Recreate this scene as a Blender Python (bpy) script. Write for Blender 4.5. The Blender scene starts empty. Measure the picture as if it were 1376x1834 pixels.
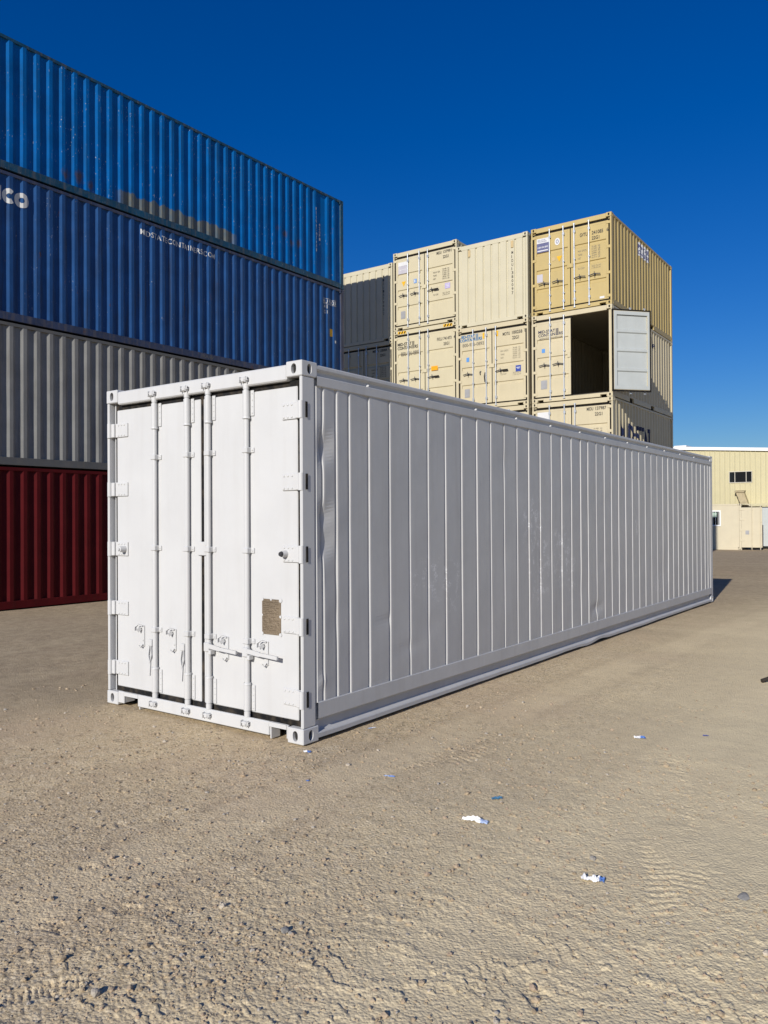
import bpy, bmesh, math, random
import numpy as np
from mathutils import Vector, Matrix
R = math.radians
random.seed(7); rng = np.random.default_rng(11)
S = bpy.context.scene
COL = S.collection

# ------------------------------------------------------------------ camera, sky, sun, exposure
cam_data = bpy.data.cameras.new('camera')
cam = bpy.data.objects.new('camera', cam_data); COL.objects.link(cam); S.camera = cam
CX, CY, CZ = 3.9768, -4.4175, 1.6995
yaw, pitch, roll = -0.6297, 0.0079, -0.0054
f = Vector((math.sin(yaw)*math.cos(pitch), math.cos(yaw)*math.cos(pitch), math.sin(pitch)))
r = Vector((math.cos(yaw), -math.sin(yaw), 0)); u = r.cross(f)
r2 = r*math.cos(roll)+u*math.sin(roll); u2 = -r*math.sin(roll)+u*math.cos(roll)
cam.matrix_world = Matrix(((r2.x, u2.x, -f.x, CX), (r2.y, u2.y, -f.y, CY), (r2.z, u2.z, -f.z, CZ), (0, 0, 0, 1)))
cam_data.sensor_fit = 'HORIZONTAL'; cam_data.sensor_width = 36
cam_data.lens = 36*1413.6/1376
cam_data.clip_start = 0.05; cam_data.clip_end = 2000
S.render.resolution_x = 768; S.render.resolution_y = 1024

SUN_EL, SUN_AZ = 23.2, -9.3            # travel azimuth measured from +y towards +x
W_ = bpy.data.worlds.new('World'); S.world = W_; W_.use_nodes = True
nt = W_.node_tree
bg = nt.nodes['Background']
sky = nt.nodes.new('ShaderNodeTexSky'); sky.sky_type = 'NISHITA'; sky.sun_disc = False
sky.sun_elevation = R(SUN_EL); sky.sun_rotation = R(180+SUN_AZ)
sky.altitude = 0; sky.air_density = 1.3; sky.dust_density = 0.0; sky.ozone_density = 10.0
hsv = nt.nodes.new('ShaderNodeHueSaturation'); hsv.inputs['Saturation'].default_value = 1.17; hsv.inputs['Hue'].default_value = 0.515
nt.links.new(sky.outputs[0], hsv.inputs['Color']); nt.links.new(hsv.outputs[0], bg.inputs['Color'])
bg.inputs['Strength'].default_value = 0.083
sl = bpy.data.lights.new('sun', 'SUN'); sun = bpy.data.objects.new('sun', sl); COL.objects.link(sun)
sl.energy = 5.0; sl.angle = R(0.53); sl.color = (1.0, 0.955, 0.88)
a = R(SUN_AZ); e = R(SUN_EL)
trav = Vector((math.sin(a)*math.cos(e), math.cos(a)*math.cos(e), -math.sin(e)))
sun.rotation_euler = trav.to_track_quat('-Z', 'Y').to_euler()
sun.location = (0, -30, 20)
vs = S.view_settings; vs.view_transform = 'Standard'; vs.look = 'None'; vs.gamma = 1; vs.exposure = 0; vs.use_curve_mapping = False

# ------------------------------------------------------------------ noise (numpy gradient noise)
_P = rng.permutation(4096).astype(np.int64)
_G = rng.uniform(0, 2*np.pi, 4096)
def _h(i, j): return _G[(_P[(i & 4095)] + j) & 4095]
def noise(x, y):
    x = np.asarray(x, float); y = np.asarray(y, float)
    i = np.floor(x).astype(np.int64); j = np.floor(y).astype(np.int64)
    fx = x-i; fy = y-j
    def g(di, dj):
        t = _h(i+di, j+dj); return np.cos(t)*(fx-di)+np.sin(t)*(fy-dj)
    sx = fx*fx*fx*(fx*(fx*6-15)+10); sy = fy*fy*fy*(fy*(fy*6-15)+10)
    a0 = g(0, 0)*(1-sx)+g(1, 0)*sx; a1 = g(0, 1)*(1-sx)+g(1, 1)*sx
    return (a0*(1-sy)+a1*sy)*1.5
def sst(a, b, x):
    t = np.clip((x-a)/(b-a), 0, 1); return t*t*(3-2*t)

# ------------------------------------------------------------------ object helpers
def tag(o, label=None, cat=None, group=None, kind=None):
    if label: o['label'] = label
    if cat: o['category'] = cat
    if group: o['group'] = group
    if kind: o['kind'] = kind
    return o
def thing(name, label, cat, loc=(0, 0, 0), rotz=0, group=None):
    o = bpy.data.objects.new(name, None); COL.objects.link(o); o.empty_display_size = 0.2
    o.location = loc; o.rotation_euler = (0, 0, rotz)
    return tag(o, label, cat, group)

class MB:
    """collects shapes and links them as one mesh object"""
    def __init__(s): s.v = []; s.f = []; s.sm = []
    def add(s, vs_, fs_, smooth=False):
        n = len(s.v); s.v += [tuple(p) for p in vs_]
        s.f += [tuple(i+n for i in q) for q in fs_]; s.sm += [smooth]*len(fs_); return s
    def box(s, x0, x1, y0, y1, z0, z1, b=0.0):
        if b <= 0:
            vs_ = [(x, y, z) for x in (x0, x1) for y in (y0, y1) for z in (z0, z1)]
            return s.add(vs_, [(0, 1, 3, 2), (4, 6, 7, 5), (0, 4, 5, 1), (2, 3, 7, 6), (0, 2, 6, 4), (1, 5, 7, 3)])
        c = [(x0+x1)/2, (y0+y1)/2, (z0+z1)/2]; h = [(x1-x0)/2, (y1-y0)/2, (z1-z0)/2]
        b = min(b, min(h)*0.9); vs_ = []; idx = {}
        for sx in (-1, 1):
            for sy in (-1, 1):
                for sz in (-1, 1):
                    sg = (sx, sy, sz)
                    for ax in range(3):
                        idx[sg, ax] = len(vs_)
                        vs_.append(tuple(c[k]+sg[k]*(h[k]-(0 if k == ax else b)) for k in range(3)))
        fs_ = []
        def ok(q, nrm):
            p = [Vector(vs_[i]) for i in q]; n = (p[1]-p[0]).cross(p[2]-p[0])
            fs_.append(tuple(q) if n.dot(Vector(nrm)) > 0 else tuple(reversed(q)))
        for ax in range(3):
            o1, o2 = [k for k in range(3) if k != ax]
            for sg in (-1, 1):
                q = []
                for a1, a2 in ((-1, -1), (1, -1), (1, 1), (-1, 1)):
                    g = [0, 0, 0]; g[ax] = sg; g[o1] = a1; g[o2] = a2; q.append(idx[tuple(g), ax])
                nr = [0, 0, 0]; nr[ax] = sg; ok(q, nr)
            for a1 in (-1, 1):
                for a2 in (-1, 1):
                    g0 = [0, 0, 0]; g0[ax] = -1; g0[o1] = a1; g0[o2] = a2; g1 = list(g0); g1[ax] = 1
                    nr = [0, 0, 0]; nr[o1] = a1; nr[o2] = a2
                    ok([idx[tuple(g0), o1], idx[tuple(g1), o1], idx[tuple(g1), o2], idx[tuple(g0), o2]], nr)
        for sx in (-1, 1):
            for sy in (-1, 1):
                for sz in (-1, 1):
                    ok([idx[(sx, sy, sz), k] for k in range(3)], (sx, sy, sz))
        return s.add(vs_, fs_)
    def cyl(s, p0, p1, r0, r1=None, n=14, caps=True):
        r1 = r0 if r1 is None else r1
        p0 = Vector(p0); p1 = Vector(p1); d = (p1-p0).normalized()
        a_ = d.orthogonal().normalized(); b_ = d.cross(a_); vs_ = []
        for p, rr in ((p0, r0), (p1, r1)):
            for k in range(n):
                t = 2*math.pi*k/n; vs_.append(tuple(p+(a_*math.cos(t)+b_*math.sin(t))*rr))
        s.add(vs_, [(k, (k+1) % n, n+(k+1) % n, n+k) for k in range(n)], True)
        if caps: s.add(vs_, [tuple(reversed(range(n))), tuple(range(n, 2*n))])
        return s
    def dome(s, c, r_, axis='y', h=None, n=8):
        """rivet head; axis gives the way it bulges: '-y' or '+x'"""
        h = h or r_*0.6; vs_ = []; fs_ = []
        for ring, (rr, hh) in enumerate(((1, 0), (0.8, 0.65), (0.35, 1))):
            for k in range(n):
                t = 2*math.pi*k/n; p, q = rr*r_*math.cos(t), rr*r_*math.sin(t)
                vs_.append((c[0]+p, c[1]-hh*h, c[2]+q) if axis == '-y' else (c[0]+hh*h, c[1]+p, c[2]+q))
        for ring in range(2):
            for k in range(n):
                q = (ring*n+k, ring*n+(k+1) % n, (ring+1)*n+(k+1) % n, (ring+1)*n+k)
                fs_.append(q)
        fs_.append(tuple(range(2*n, 3*n)))
        return s.add(vs_, fs_, True)
    def bar(s, pts, w, t, up=(0, 0, 1)):
        """flat bar along a polyline: w along up, t across"""
        up = Vector(up)
        for p, q in zip(pts[:-1], pts[1:]):
            p = Vector(p); q = Vector(q); d = (q-p).normalized(); sd = d.cross(up).normalized(); uu = sd.cross(d)
            vs_ = [tuple(e_+sd*i*t/2+uu*j*w/2) for e_ in (p, q) for i, j in ((-1, -1), (1, -1), (1, 1), (-1, 1))]
            s.add(vs_, [(3, 2, 1, 0), (4, 5, 6, 7), (0, 1, 5, 4), (1, 2, 6, 5), (2, 3, 7, 6), (3, 0, 4, 7)])
        return s
    def prism(s, prof, axis, a0, a1, caps=True):
        """closed 2D profile extruded along an axis ('x': (y,z), 'y': (x,z), 'z': (x,y))"""
        n = len(prof)
        def pt(p, a_): return {'x': (a_, p[0], p[1]), 'y': (p[0], a_, p[1]), 'z': (p[0], p[1], a_)}[axis]
        vs_ = [pt(p, a0) for p in prof]+[pt(p, a1) for p in prof]
        fs_ = [(k, (k+1) % n, n+(k+1) % n, n+k) for k in range(n)]
        if caps: fs_ += [tuple(reversed(range(n))), tuple(range(n, 2*n))]
        return s.add(vs_, fs_)
    def grid(s, P, smooth=True):
        """P: array (m, n, 3)"""
        m, n = P.shape[:2]
        vs_ = P.reshape(-1, 3).tolist()
        fs_ = [(i*n+j, i*n+j+1, (i+1)*n+j+1, (i+1)*n+j) for i in range(m-1) for j in range(n-1)]
        return s.add(vs_, fs_, smooth)
    def mesh(s, name):
        me = bpy.data.meshes.new(name); me.from_pydata(s.v, [], s.f)
        me.polygons.foreach_set('use_smooth', s.sm)
        bm = bmesh.new(); bm.from_mesh(me); bmesh.ops.recalc_face_normals(bm, faces=bm.faces); bm.to_mesh(me); bm.free()
        me.update(); return me
    def build(s, name, m, parent=None, loc=None, sharp=None):
        me = s.mesh(name)
        if m: me.materials.append(m)
        if sharp: me.set_sharp_from_angle(angle=R(sharp))
        o = bpy.data.objects.new(name, me); COL.objects.link(o)
        if parent: o.parent = parent
        if loc: o.location = loc
        return o
def link(me, name, parent, loc=(0, 0, 0), scale=(1, 1, 1), m=None):
    o = bpy.data.objects.new(name, me); COL.objects.link(o); o.parent = parent; o.location = loc; o.scale = scale
    return o

# ------------------------------------------------------------------ lettering
_tc = {}
def text_polys(s, width, height, bold=0.0, font_sp=1.0):
    """text as a flat mesh fitted to width x height, lower left corner at 0,0"""
    key = (s, round(bold, 4), font_sp)
    if key not in _tc:
        cu = bpy.data.curves.new('t', 'FONT'); cu.body = s; cu.size = 1; cu.offset = bold; cu.space_character = font_sp
        cu.resolution_u = 4
        ob = bpy.data.objects.new('t', cu); COL.objects.link(ob)
        dg = bpy.context.evaluated_depsgraph_get(); dg.update()
        me = bpy.data.meshes.new_from_object(ob.evaluated_get(dg))
        vs_ = [(v.co.x, v.co.y) for v in me.vertices]; fs_ = [tuple(p.vertices) for p in me.polygons]
        bpy.data.objects.remove(ob); bpy.data.curves.remove(cu); bpy.data.meshes.remove(me)
        _tc[key] = (vs_, fs_)
    vs_, fs_ = _tc[key]
    xs = [p[0] for p in vs_]; ys = [p[1] for p in vs_]
    kx = width/(max(xs)-min(xs)); ky = (height/(max(ys)-min(ys))) if height else kx
    return [((x-min(xs))*kx, (y-min(ys))*ky) for x, y in vs_], fs_
class Ink:
    """2D shapes (s, z) laid on a surface, one object"""
    def __init__(s): s.v = []; s.f = []
    def poly(s, vs_, fs_):
        n = len(s.v); s.v += vs_; s.f += [tuple(i+n for i in q) for q in fs_]; return s
    def text(s, t, x, z, w, h, bold=0.0, sp=1.0):
        vs_, fs_ = text_polys(t, w, h, bold, sp); return s.poly([(p[0]+x, p[1]+z) for p in vs_], fs_)
    def rect(s, x0, x1, z0, z1): return s.poly([(x0, z0), (x1, z0), (x1, z1), (x0, z1)], [(0, 1, 2, 3)])
    def ring(s, cx, cz, a_, b_, ai, bi, t0=0, t1=360, n=40):
        vs_ = []
        for k in range(n+1):
            t = R(t0+(t1-t0)*k/n); vs_ += [(cx+a_*math.cos(t), cz+b_*math.sin(t)), (cx+ai*math.cos(t), cz+bi*math.sin(t))]
        return s.poly(vs_, [(2*k, 2*k+1, 2*k+3, 2*k+2) for k in range(n)])
    def front(s, name, m, parent, y=-0.002):
        mb = MB(); mb.add([(x, y, z) for x, z in s.v], s.f); return mb.build(name, m, parent)
    def drape(s, name, m, parent, prof, dent, sign=1, off=0.005, zcuts=()):
        bm = bmesh.new(); vv = [bm.verts.new((0, x, z)) for x, z in s.v]
        for q in s.f:
            try: bm.faces.new([vv[i] for i in q])
            except ValueError: pass
        lo = min(p[0] for p in s.v); hi = max(p[0] for p in s.v)
        for (sy, _) in prof:
            if lo < sy < hi:
                bmesh.ops.bisect_plane(bm, geom=bm.verts[:]+bm.edges[:]+bm.faces[:], plane_co=(0, sy, 0), plane_no=(0, 1, 0))
        ps = np.array([p[0] for p in prof]); pd = np.array([p[1] for p in prof])
        for v in bm.verts:
            d = float(np.interp(v.co.y, ps, pd))+float(dent(v.co.y, v.co.z))
            v.co.x = sign*(d+off)
        me = bpy.data.meshes.new(name); bm.to_mesh(me); bm.free(); me.materials.append(m)
        o = bpy.data.objects.new(name, me); COL.objects.link(o); o.parent = parent; return o

# ------------------------------------------------------------------ materials
def nodes(name):
    m = bpy.data.materials.new(name); m.use_nodes = True
    return m, m.node_tree, m.node_tree.nodes['Principled BSDF']
def N(t, typ, **k):
    n = t.nodes.new(typ)
    for a_, b_ in k.items():
        if a_.startswith('i_'): n.inputs[a_[2:].replace('_', ' ')].default_value = b_
        else: setattr(n, a_, b_)
    return n
def ramp(t, src, a0, a1, v0=0.0, v1=1.0):
    n = N(t, 'ShaderNodeMapRange', clamp=True); n.inputs[1].default_value = a0; n.inputs[2].default_value = a1
    n.inputs[3].default_value = v0; n.inputs[4].default_value = v1; t.links.new(src, n.inputs[0]); return n.outputs[0]
def mixc(t, fac, A, B, blend='MIX'):
    n = N(t, 'ShaderNodeMix', data_type='RGBA', blend_type=blend)
    for s_, i in ((fac, 0), (A, 6), (B, 7)):
        if isinstance(s_, (int, float)): n.inputs[i].default_value = s_
        elif isinstance(s_, tuple): n.inputs[i].default_value = (*s_[:3], 1)
        else: t.links.new(s_, n.inputs[i])
    return n.outputs[2]
def math_(t, op, a_, b_=0.0):
    n = N(t, 'ShaderNodeMath', operation=op)
    for s_, i in ((a_, 0), (b_, 1)):
        if isinstance(s_, (int, float)): n.inputs[i].default_value = s_
        else: t.links.new(s_, n.inputs[i])
    return n.outputs[0]
def tex(t, scale, detail=4, stretch=(1, 1, 1), rough=0.55, off=(0, 0, 0), coord='Object'):
    tc = N(t, 'ShaderNodeTexCoord'); mp = N(t, 'ShaderNodeMapping')
    mp.inputs['Scale'].default_value = stretch; mp.inputs['Location'].default_value = off
    t.links.new(tc.outputs[coord], mp.inputs[0])
    n = N(t, 'ShaderNodeTexNoise', i_Scale=scale, i_Detail=detail, i_Roughness=rough); t.links.new(mp.outputs[0], n.inputs['Vector'])
    return n.outputs['Fac']
_mc = {}
def paint(name, c, rough=0.5, var=0.10, streak=0.0, rust=0.0, chip=0.0, metal=0.0, bump=0.0, bscale=6.0, dirt=(0.22, 0.17, 0.11), seed=0.0, extra=None, rustc=(0.13, 0.055, 0.022), spec=0.3):
    if name in _mc: return _mc[name]
    m, t, b = nodes(name); L = t.links
    n1 = tex(t, 2.3, 5, off=(seed, seed*1.7, 0)); n2 = tex(t, 14, 4, off=(seed, 3, 0))
    dark = tuple(x*(1-var) for x in c); lite = tuple(min(1, x*(1+var*0.8)) for x in c)
    col = mixc(t, ramp(t, n1, 0.3, 0.7), dark, lite)
    col = mixc(t, ramp(t, n2, 0.45, 0.75, 0, var*1.2), col, tuple(0.6*x+0.4*y for x, y in zip(c, dirt)))
    if streak:
        n3 = tex(t, 9, 6, stretch=(1, 1, 0.07), rough=0.65, off=(seed+5, 1, 2))
        col = mixc(t, ramp(t, n3, 0.50, 0.68, 0, streak), col, dirt)
    if rust:
        n4 = tex(t, 5.5, 7, stretch=(1, 1, 0.45), rough=0.68, off=(seed+9, 4, 1))
        rm = ramp(t, n4, 0.72-0.12*rust, 0.80-0.12*rust)
        col = mixc(t, rm, col, rustc)
    if chip:
        n5 = tex(t, 34, 3, off=(seed+2, 8, 6), stretch=(1, 1, 0.5)); n6 = tex(t, 1.7, 2, off=(seed+7, 8, 6))
        cm = math_(t, 'MULTIPLY', ramp(t, n5, 0.665, 0.69), ramp(t, n6, 0.5, 0.6, 0, chip))
        col = mixc(t, cm, col, (0.42, 0.44, 0.45))
    if extra: col = extra(t, col)
    L.new(col, b.inputs['Base Color']); b.inputs['Metallic'].default_value = metal
    rr = ramp(t, n2, 0.2, 0.8, rough*0.85, min(1, rough*1.2)); L.new(rr, b.inputs['Roughness'])
    b.inputs['Specular IOR Level'].default_value = spec
    if bump:
        nb = tex(t, bscale, 3, off=(seed, 2, 9)); bp = N(t, 'ShaderNodeBump', i_Strength=bump, i_Distance=0.02)
        L.new(nb, bp.inputs['Height']); L.new(bp.outputs[0], b.inputs['Normal'])
    _mc[name] = m; return m
def xyz(t):
    tc = N(t, 'ShaderNodeTexCoord'); sp = N(t, 'ShaderNodeSeparateXYZ'); t.links.new(tc.outputs['Object'], sp.inputs[0]); return sp.outputs

def scuffs(t, col):
    """swipes of fresh paint on the side panels, in a few patches"""
    o = xyz(t); tot = None
    for (cy, cz, ry, rz, st) in ((3.95, 1.62, 0.30, 0.36, 1), (4.15, 1.15, 0.30, 0.5, 1), (4.75, 1.25, 0.35, 0.4, 1), (5.05, 0.95, 0.18, 0.35, 1), (1.9, 1.15, 0.5, 0.22, .6), (2.1, 0.95, 0.25, 0.2, .5), (7.6, 1.55, 0.12, 0.15, .7), (5.9, 0.35, 0.15, 0.1, 1), (8.8, .6, .5, .2, .5)):
        dy = math_(t, 'DIVIDE', math_(t, 'SUBTRACT', o[1], cy), ry); dz = math_(t, 'DIVIDE', math_(t, 'SUBTRACT', o[2], cz), rz)
        d = math_(t, 'ADD', math_(t, 'MULTIPLY', dy, dy), math_(t, 'MULTIPLY', dz, dz))
        k = ramp(t, d, 1.2, 0.2, 0, st); tot = k if tot is None else math_(t, 'MAXIMUM', tot, k)
    n = tex(t, 34, 3, rough=0.6, off=(2, 1, 3), stretch=(1, 1, 0.8))
    ridge = math_(t, 'ABSOLUTE', math_(t, 'SUBTRACT', n, 0.5))
    n2 = tex(t, 9, 3, off=(7, 2, 1))
    msk = math_(t, 'MULTIPLY', math_(t, 'MULTIPLY', ramp(t, ridge, 0.055, 0.018), ramp(t, n2, 0.5, 0.62)), tot)
    return mixc(t, math_(t, 'MULTIPLY', msk, 0.75), col, (0.93, 0.93, 0.93))
def bare_band(t, col):
    """olive brown band where an old coating shows along the foot of the top blue container"""
    o = list(xyz(t)); o[1] = math_(t, 'SUBTRACT', o[1], 12.192); nz = tex(t, 3.2, 4, stretch=(1, 1.6, 0.3)); nz2 = tex(t, 16, 3, stretch=(1, 1, 0.4))
    top = math_(t, 'ADD', math_(t, 'MULTIPLY', math_(t, 'SUBTRACT', nz, 0.5), 0.30), 0.47)
    mz = ramp(t, math_(t, 'SUBTRACT', top, o[2]), -0.01, 0.02)
    my = math_(t, 'MULTIPLY', ramp(t, o[1], -7.85, -7.6), ramp(t, o[1], -4.2, -4.45))
    msk = math_(t, 'MULTIPLY', math_(t, 'MULTIPLY', mz, my), 0.85)
    col = mixc(t, msk, col, mixc(t, ramp(t, nz2, 0.35, 0.65), (0.17, 0.155, 0.09), (0.11, 0.13, 0.12)))
    for (cy, cz, rr) in ((-2.78, 1.05, .05), (-2.48, 0.98, .07), (-2.20, 0.80, .06), (-1.93, 0.85, .09), (-9.0, .35, .09), (-8.7, .4, .11), (-8.42, .3, .08)):
        dy = math_(t, 'SUBTRACT', o[1], cy); dz = math_(t, 'MULTIPLY', math_(t, 'SUBTRACT', o[2], cz), 0.7)
        d = math_(t, 'SQRT', math_(t, 'ADD', math_(t, 'MULTIPLY', dy, dy), math_(t, 'MULTIPLY', dz, dz)))
        col = mixc(t, ramp(t, math_(t, 'ADD', d, math_(t, 'MULTIPLY', nz2, 0.16)), rr+0.10, rr+.02, 0, .75), col, (0.11, 0.065, 0.04))
    return col

M = {}
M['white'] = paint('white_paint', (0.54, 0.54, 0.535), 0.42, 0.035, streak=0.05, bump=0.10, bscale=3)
M['white_shaded'] = paint('white_shaded_side_paint', (0.495, 0.493, 0.485), 0.45, 0.05, streak=0.10, bump=0.22, bscale=2.2, extra=scuffs)  # front white darkened: shade of the long side put into the colour
M['black'] = paint('black_rubber', (0.011, 0.010, 0.010), 0.8, 0.3, spec=.1)
M['gasket'] = paint('painted_gasket', (0.014, 0.014, 0.015), 0.8, 0.5, spec=.1)
M['dark_steel'] = paint('dark_steel', (0.05, 0.052, 0.058), 0.45, 0.2, metal=0.3)
M['galv'] = paint('galvanised_steel', (0.50, 0.53, 0.57), 0.40, 0.10, metal=0.6)
M['void'] = paint('unlit_inside', (0.02, 0.02, 0.02), 0.9, 0.2)
M['plate'] = paint('weathered_plate', (0.20, 0.155, 0.105), 0.55, 0.25, metal=0.2, streak=0.3, bump=0.6, bscale=60)
M['grey_plate'] = paint('grey_plate', (0.32, 0.32, 0.33), 0.5, 0.2, metal=0.2)
M['blue'] = paint('blue_paint', (0.0, 0.108, 0.355), 0.5, 0.18, streak=0.40, rust=0.45, chip=1.0, dirt=(0.02, 0.06, 0.10), seed=1, spec=.15, extra=bare_band)
M['blue_frame'] = paint('blue_frame_paint', (0.008, 0.06, 0.115), 0.5, 0.3, streak=0.3, rust=0.8, chip=0.6, seed=2)
M['navy'] = paint('navy_paint', (0.020, 0.076, 0.215), 0.5, 0.16, spec=.12, streak=0.65, rust=0.5, chip=0.4, dirt=(0.03, 0.038, 0.06), seed=3)
M['navy_frame'] = paint('navy_frame_paint', (0.035, 0.05, 0.10), 0.5, 0.25, streak=0.3, rust=0.6, seed=4)
M['gray'] = paint('grey_paint', (0.232, 0.23, 0.218), 0.55, 0.12, spec=.12, streak=0.4, rust=0.1, dirt=(0.10, 0.09, 0.075), seed=5)
M['gray_frame'] = paint('grey_frame_paint', (0.12, 0.12, 0.115), 0.5, 0.15, streak=0.2, seed=6)
M['red'] = paint('oxide_red_paint', (0.085, 0.0075, 0.009), 0.6, 0.15, spec=.08, streak=0.3, rust=0.1, dirt=(0.035, 0.015, 0.012), seed=8)
BEI = (0.522, 0.465, 0.318)
M['beige'] = paint('beige_paint', BEI, 0.5, 0.04, streak=0.05, seed=10, rust=0.0)
M['beige_b'] = paint('beige_paint_pale', (0.522, 0.479, 0.348), 0.5, 0.04, streak=0.05, seed=12)
M['beige_c'] = paint('beige_paint_warm', (0.518, 0.452, 0.304), 0.5, 0.05, streak=0.08, seed=14)
M['tan'] = paint('tan_paint', (0.455, 0.35, 0.148), 0.5, 0.05, streak=0.08, seed=16)
M['inside'] = paint('inside_steel', (0.05, 0.045, 0.038), 0.8, 0.15)
M['door_grey'] = paint('pale_grey_inner_paint', (0.43, 0.455, 0.445), 0.5, 0.05, streak=0.05)
M['ink'] = paint('black_lettering', (0.05, 0.047, 0.042), 0.6, 0.3)
M['ink_faint'] = paint('worn_grey_lettering', (0.20, 0.18, 0.14), 0.6, 0.3)
M['ink_navy'] = paint('navy_lettering', (0.012, 0.02, 0.07), 0.6, 0.2)
M['ink_blue'] = paint('blue_lettering', (0.01, 0.14, 0.33), 0.6, 0.2)
M['ink_white'] = paint('white_lettering', (0.62, 0.62, 0.60), 0.5, 0.15)
M['yellow'] = paint('warning_yellow', (0.70, 0.40, 0.02), 0.5, 0.08)
M['orange'] = paint('orange_label', (0.75, 0.33, 0.01), 0.5, 0.08)
M['st_white'] = paint('white_sticker', (0.62, 0.62, 0.62), 0.5, 0.05)
M['st_blue'] = paint('blue_sticker', (0.10, 0.27, 0.60), 0.5, 0.1)
M['st_navy'] = paint('navy_sticker', (0.03, 0.06, 0.30), 0.5, 0.1)
M['st_slate'] = paint('slate_sticker', (0.115, 0.12, 0.23), 0.5, 0.1)
M['st_lilac'] = paint('lilac_sticker', (0.40, 0.34, 0.56), 0.5, 0.1)
M['st_pale'] = paint('faded_sticker', (0.46, 0.44, 0.48), 0.5, 0.1)
M['vent'] = paint('vent_tan', (0.50, 0.38, 0.20), 0.5, 0.1)
M['bldg'] = paint('pale_yellow_cladding', (0.522, 0.470, 0.291), 0.5, 0.03, streak=0.06)
M['office'] = paint('cream_paint', (0.548, 0.487, 0.352), 0.5, 0.035, streak=0.05)
M['trim'] = paint('white_trim', (0.75, 0.75, 0.74), 0.45, 0.03)
M['chute'] = paint('stained_chute_metal', (0.40, 0.33, 0.20), 0.5, 0.15, streak=0.5, rust=0.45)
def glass(name='window_glass'):
    if name in _mc: return _mc[name]
    m, t, b = nodes(name); b.inputs['Base Color'].default_value = (0.012, 0.013, 0.014, 1); b.inputs['Roughness'].default_value = 0.06
    _mc[name] = m; return m
GL = glass()

# ------------------------------------------------------------------ ground
def ground_base(x, y):
    return -0.0058*np.clip(-2.4-x, 0, 10)-0.0052*np.clip(y-14, 0, 40)
PRINTS = [(0.91, -2.55, 20, .28), (1.10, -2.24, 30, .28), (1.27, -2.84, 60, .29), (0.55, -2.05, 60, .27), (2.72, -1.80, -30, .28), (0.2, -1.6, 70, .28), (1.05, -3.02, 80, .28), (3.02, -2.0, 10, .28)]
TRACKS = [((1.02, -1.2), (0.05, 1.0), 16, .15), ((3.15, -1.25), (-0.34, 1.0), 14, .15), ((-4.2, -3), (-0.16, 1.0), 16, .18), ((-6.4, -3), (-0.1, 1.0), 15, .18)]
def ground_h(x, y, d):
    z = ground_base(x, y)-0.012
    z = z+0.010*noise(x*0.55, y*0.55)
    z = z+0.003*noise(x*2.1+5, y*2.1)
    z = z+0.0018*noise(x*6.3+1, y*6.3+7)*sst(16, 6, d)
    patch = noise(x*0.7+31, y*0.7+3)                        # churned patches against smoothed dirt
    rough = np.clip(0.45+0.9*patch+0.30*sst(3.4, 0.6, x), 0.12, 1.0)
    near = sst(9, 3.5, d)
    n5 = noise(x*30+13, y*30+1); z = z+0.0030*rough*np.maximum(n5-0.08, 0)*2*near
    n6 = noise(x*62, y*62+5); z = z+0.0026*rough*np.maximum(n6-0.1, 0)*2*sst(6.5, 2.8, d)
    n7 = noise(x*120, y*120); z = z+0.0010*n7*sst(4.5, 2.5, d)
    # small scarps: the crust rises slowly and breaks off on the far side
    for fr_, am, wp, ph in ((6.5, 0.0075, 2.2, 0), (13, 0.0045, 2.6, 17), (27, 0.0024, 2.2, 41)):
        t = (y*0.97+x*0.10)*fr_+wp*noise(x*1.9+ph, y*1.9)+1.5*noise(x*5.3+ph, y*4.1)+0.6*noise(x*17+ph, y*13)
        fc = t-np.floor(t)
        ms = sst(0.02, 0.30, noise(x*3.1+ph*3, y*5.0+ph)+0.10*sst(1.4, 3.2, x)-0.06)
        z = z+am*ms*fc**2*((0.25 if fr_ < 8 else 0.5)+(0.75 if fr_ < 8 else 0.5)*sst(4.6, 2.9, d))*sst(9.0, 5.0, d)
    for (p, dr, ln, hw) in TRACKS:
        q = np.hypot(*dr); dx, dy = dr[0]/q, dr[1]/q
        uu = (x-p[0])*dx+(y-p[1])*dy; vv = (x-p[0])*dy-(y-p[1])*dx+0.05*np.sin(uu*0.9)
        sel = sst(hw+.03, hw-.02, np.abs(vv))*sst(-.1, .3, uu)*sst(ln, ln-1.5, uu)*sst(0.05, 0.35, noise(uu*1.3+p[0]*9, vv*3+p[1]))
        tr = np.sin(2*np.pi*(uu/0.062+np.abs(vv)*5+0.4*noise(uu*7, vv*9))); tr = sst(-0.2, 0.5, tr)
        z = z+sel*(-0.004+0.0055*tr)*sst(22, 8, d)
    for (px, py, an, ln) in PRINTS:
        an = R(an); c_, s_ = math.cos(an), math.sin(an)
        uu = (x-px)*c_+(y-py)*s_; vv = -(x-px)*s_+(y-py)*c_
        k = (np.abs(uu) < .3) & (np.abs(vv) < .15)
        if not np.any(k): continue
        U, V = uu[k], vv[k]
        wd = 0.050-0.012*sst(0.10, 0.0, np.abs(U+0.03))
        e1 = (np.abs(V)/wd)**4+(np.abs(U)/(ln/2))**4
        ins = sst(1.25, 0.75, e1); br_ = sst(-.35, .2, noise(U*9+px*5, V*9+py*3))
        rim = np.exp(-((e1**.25-1.12)/0.09)**2)
        tr = sst(-0.3, 0.3, np.sin(2*np.pi*U/0.024+2*noise(U*15, V*15)))
        z[k] += br_*(ins*(-0.008+0.005*tr)+0.006*rim*(0.5+0.5*noise(U*20, V*20+px*7)))
    return z
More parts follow.
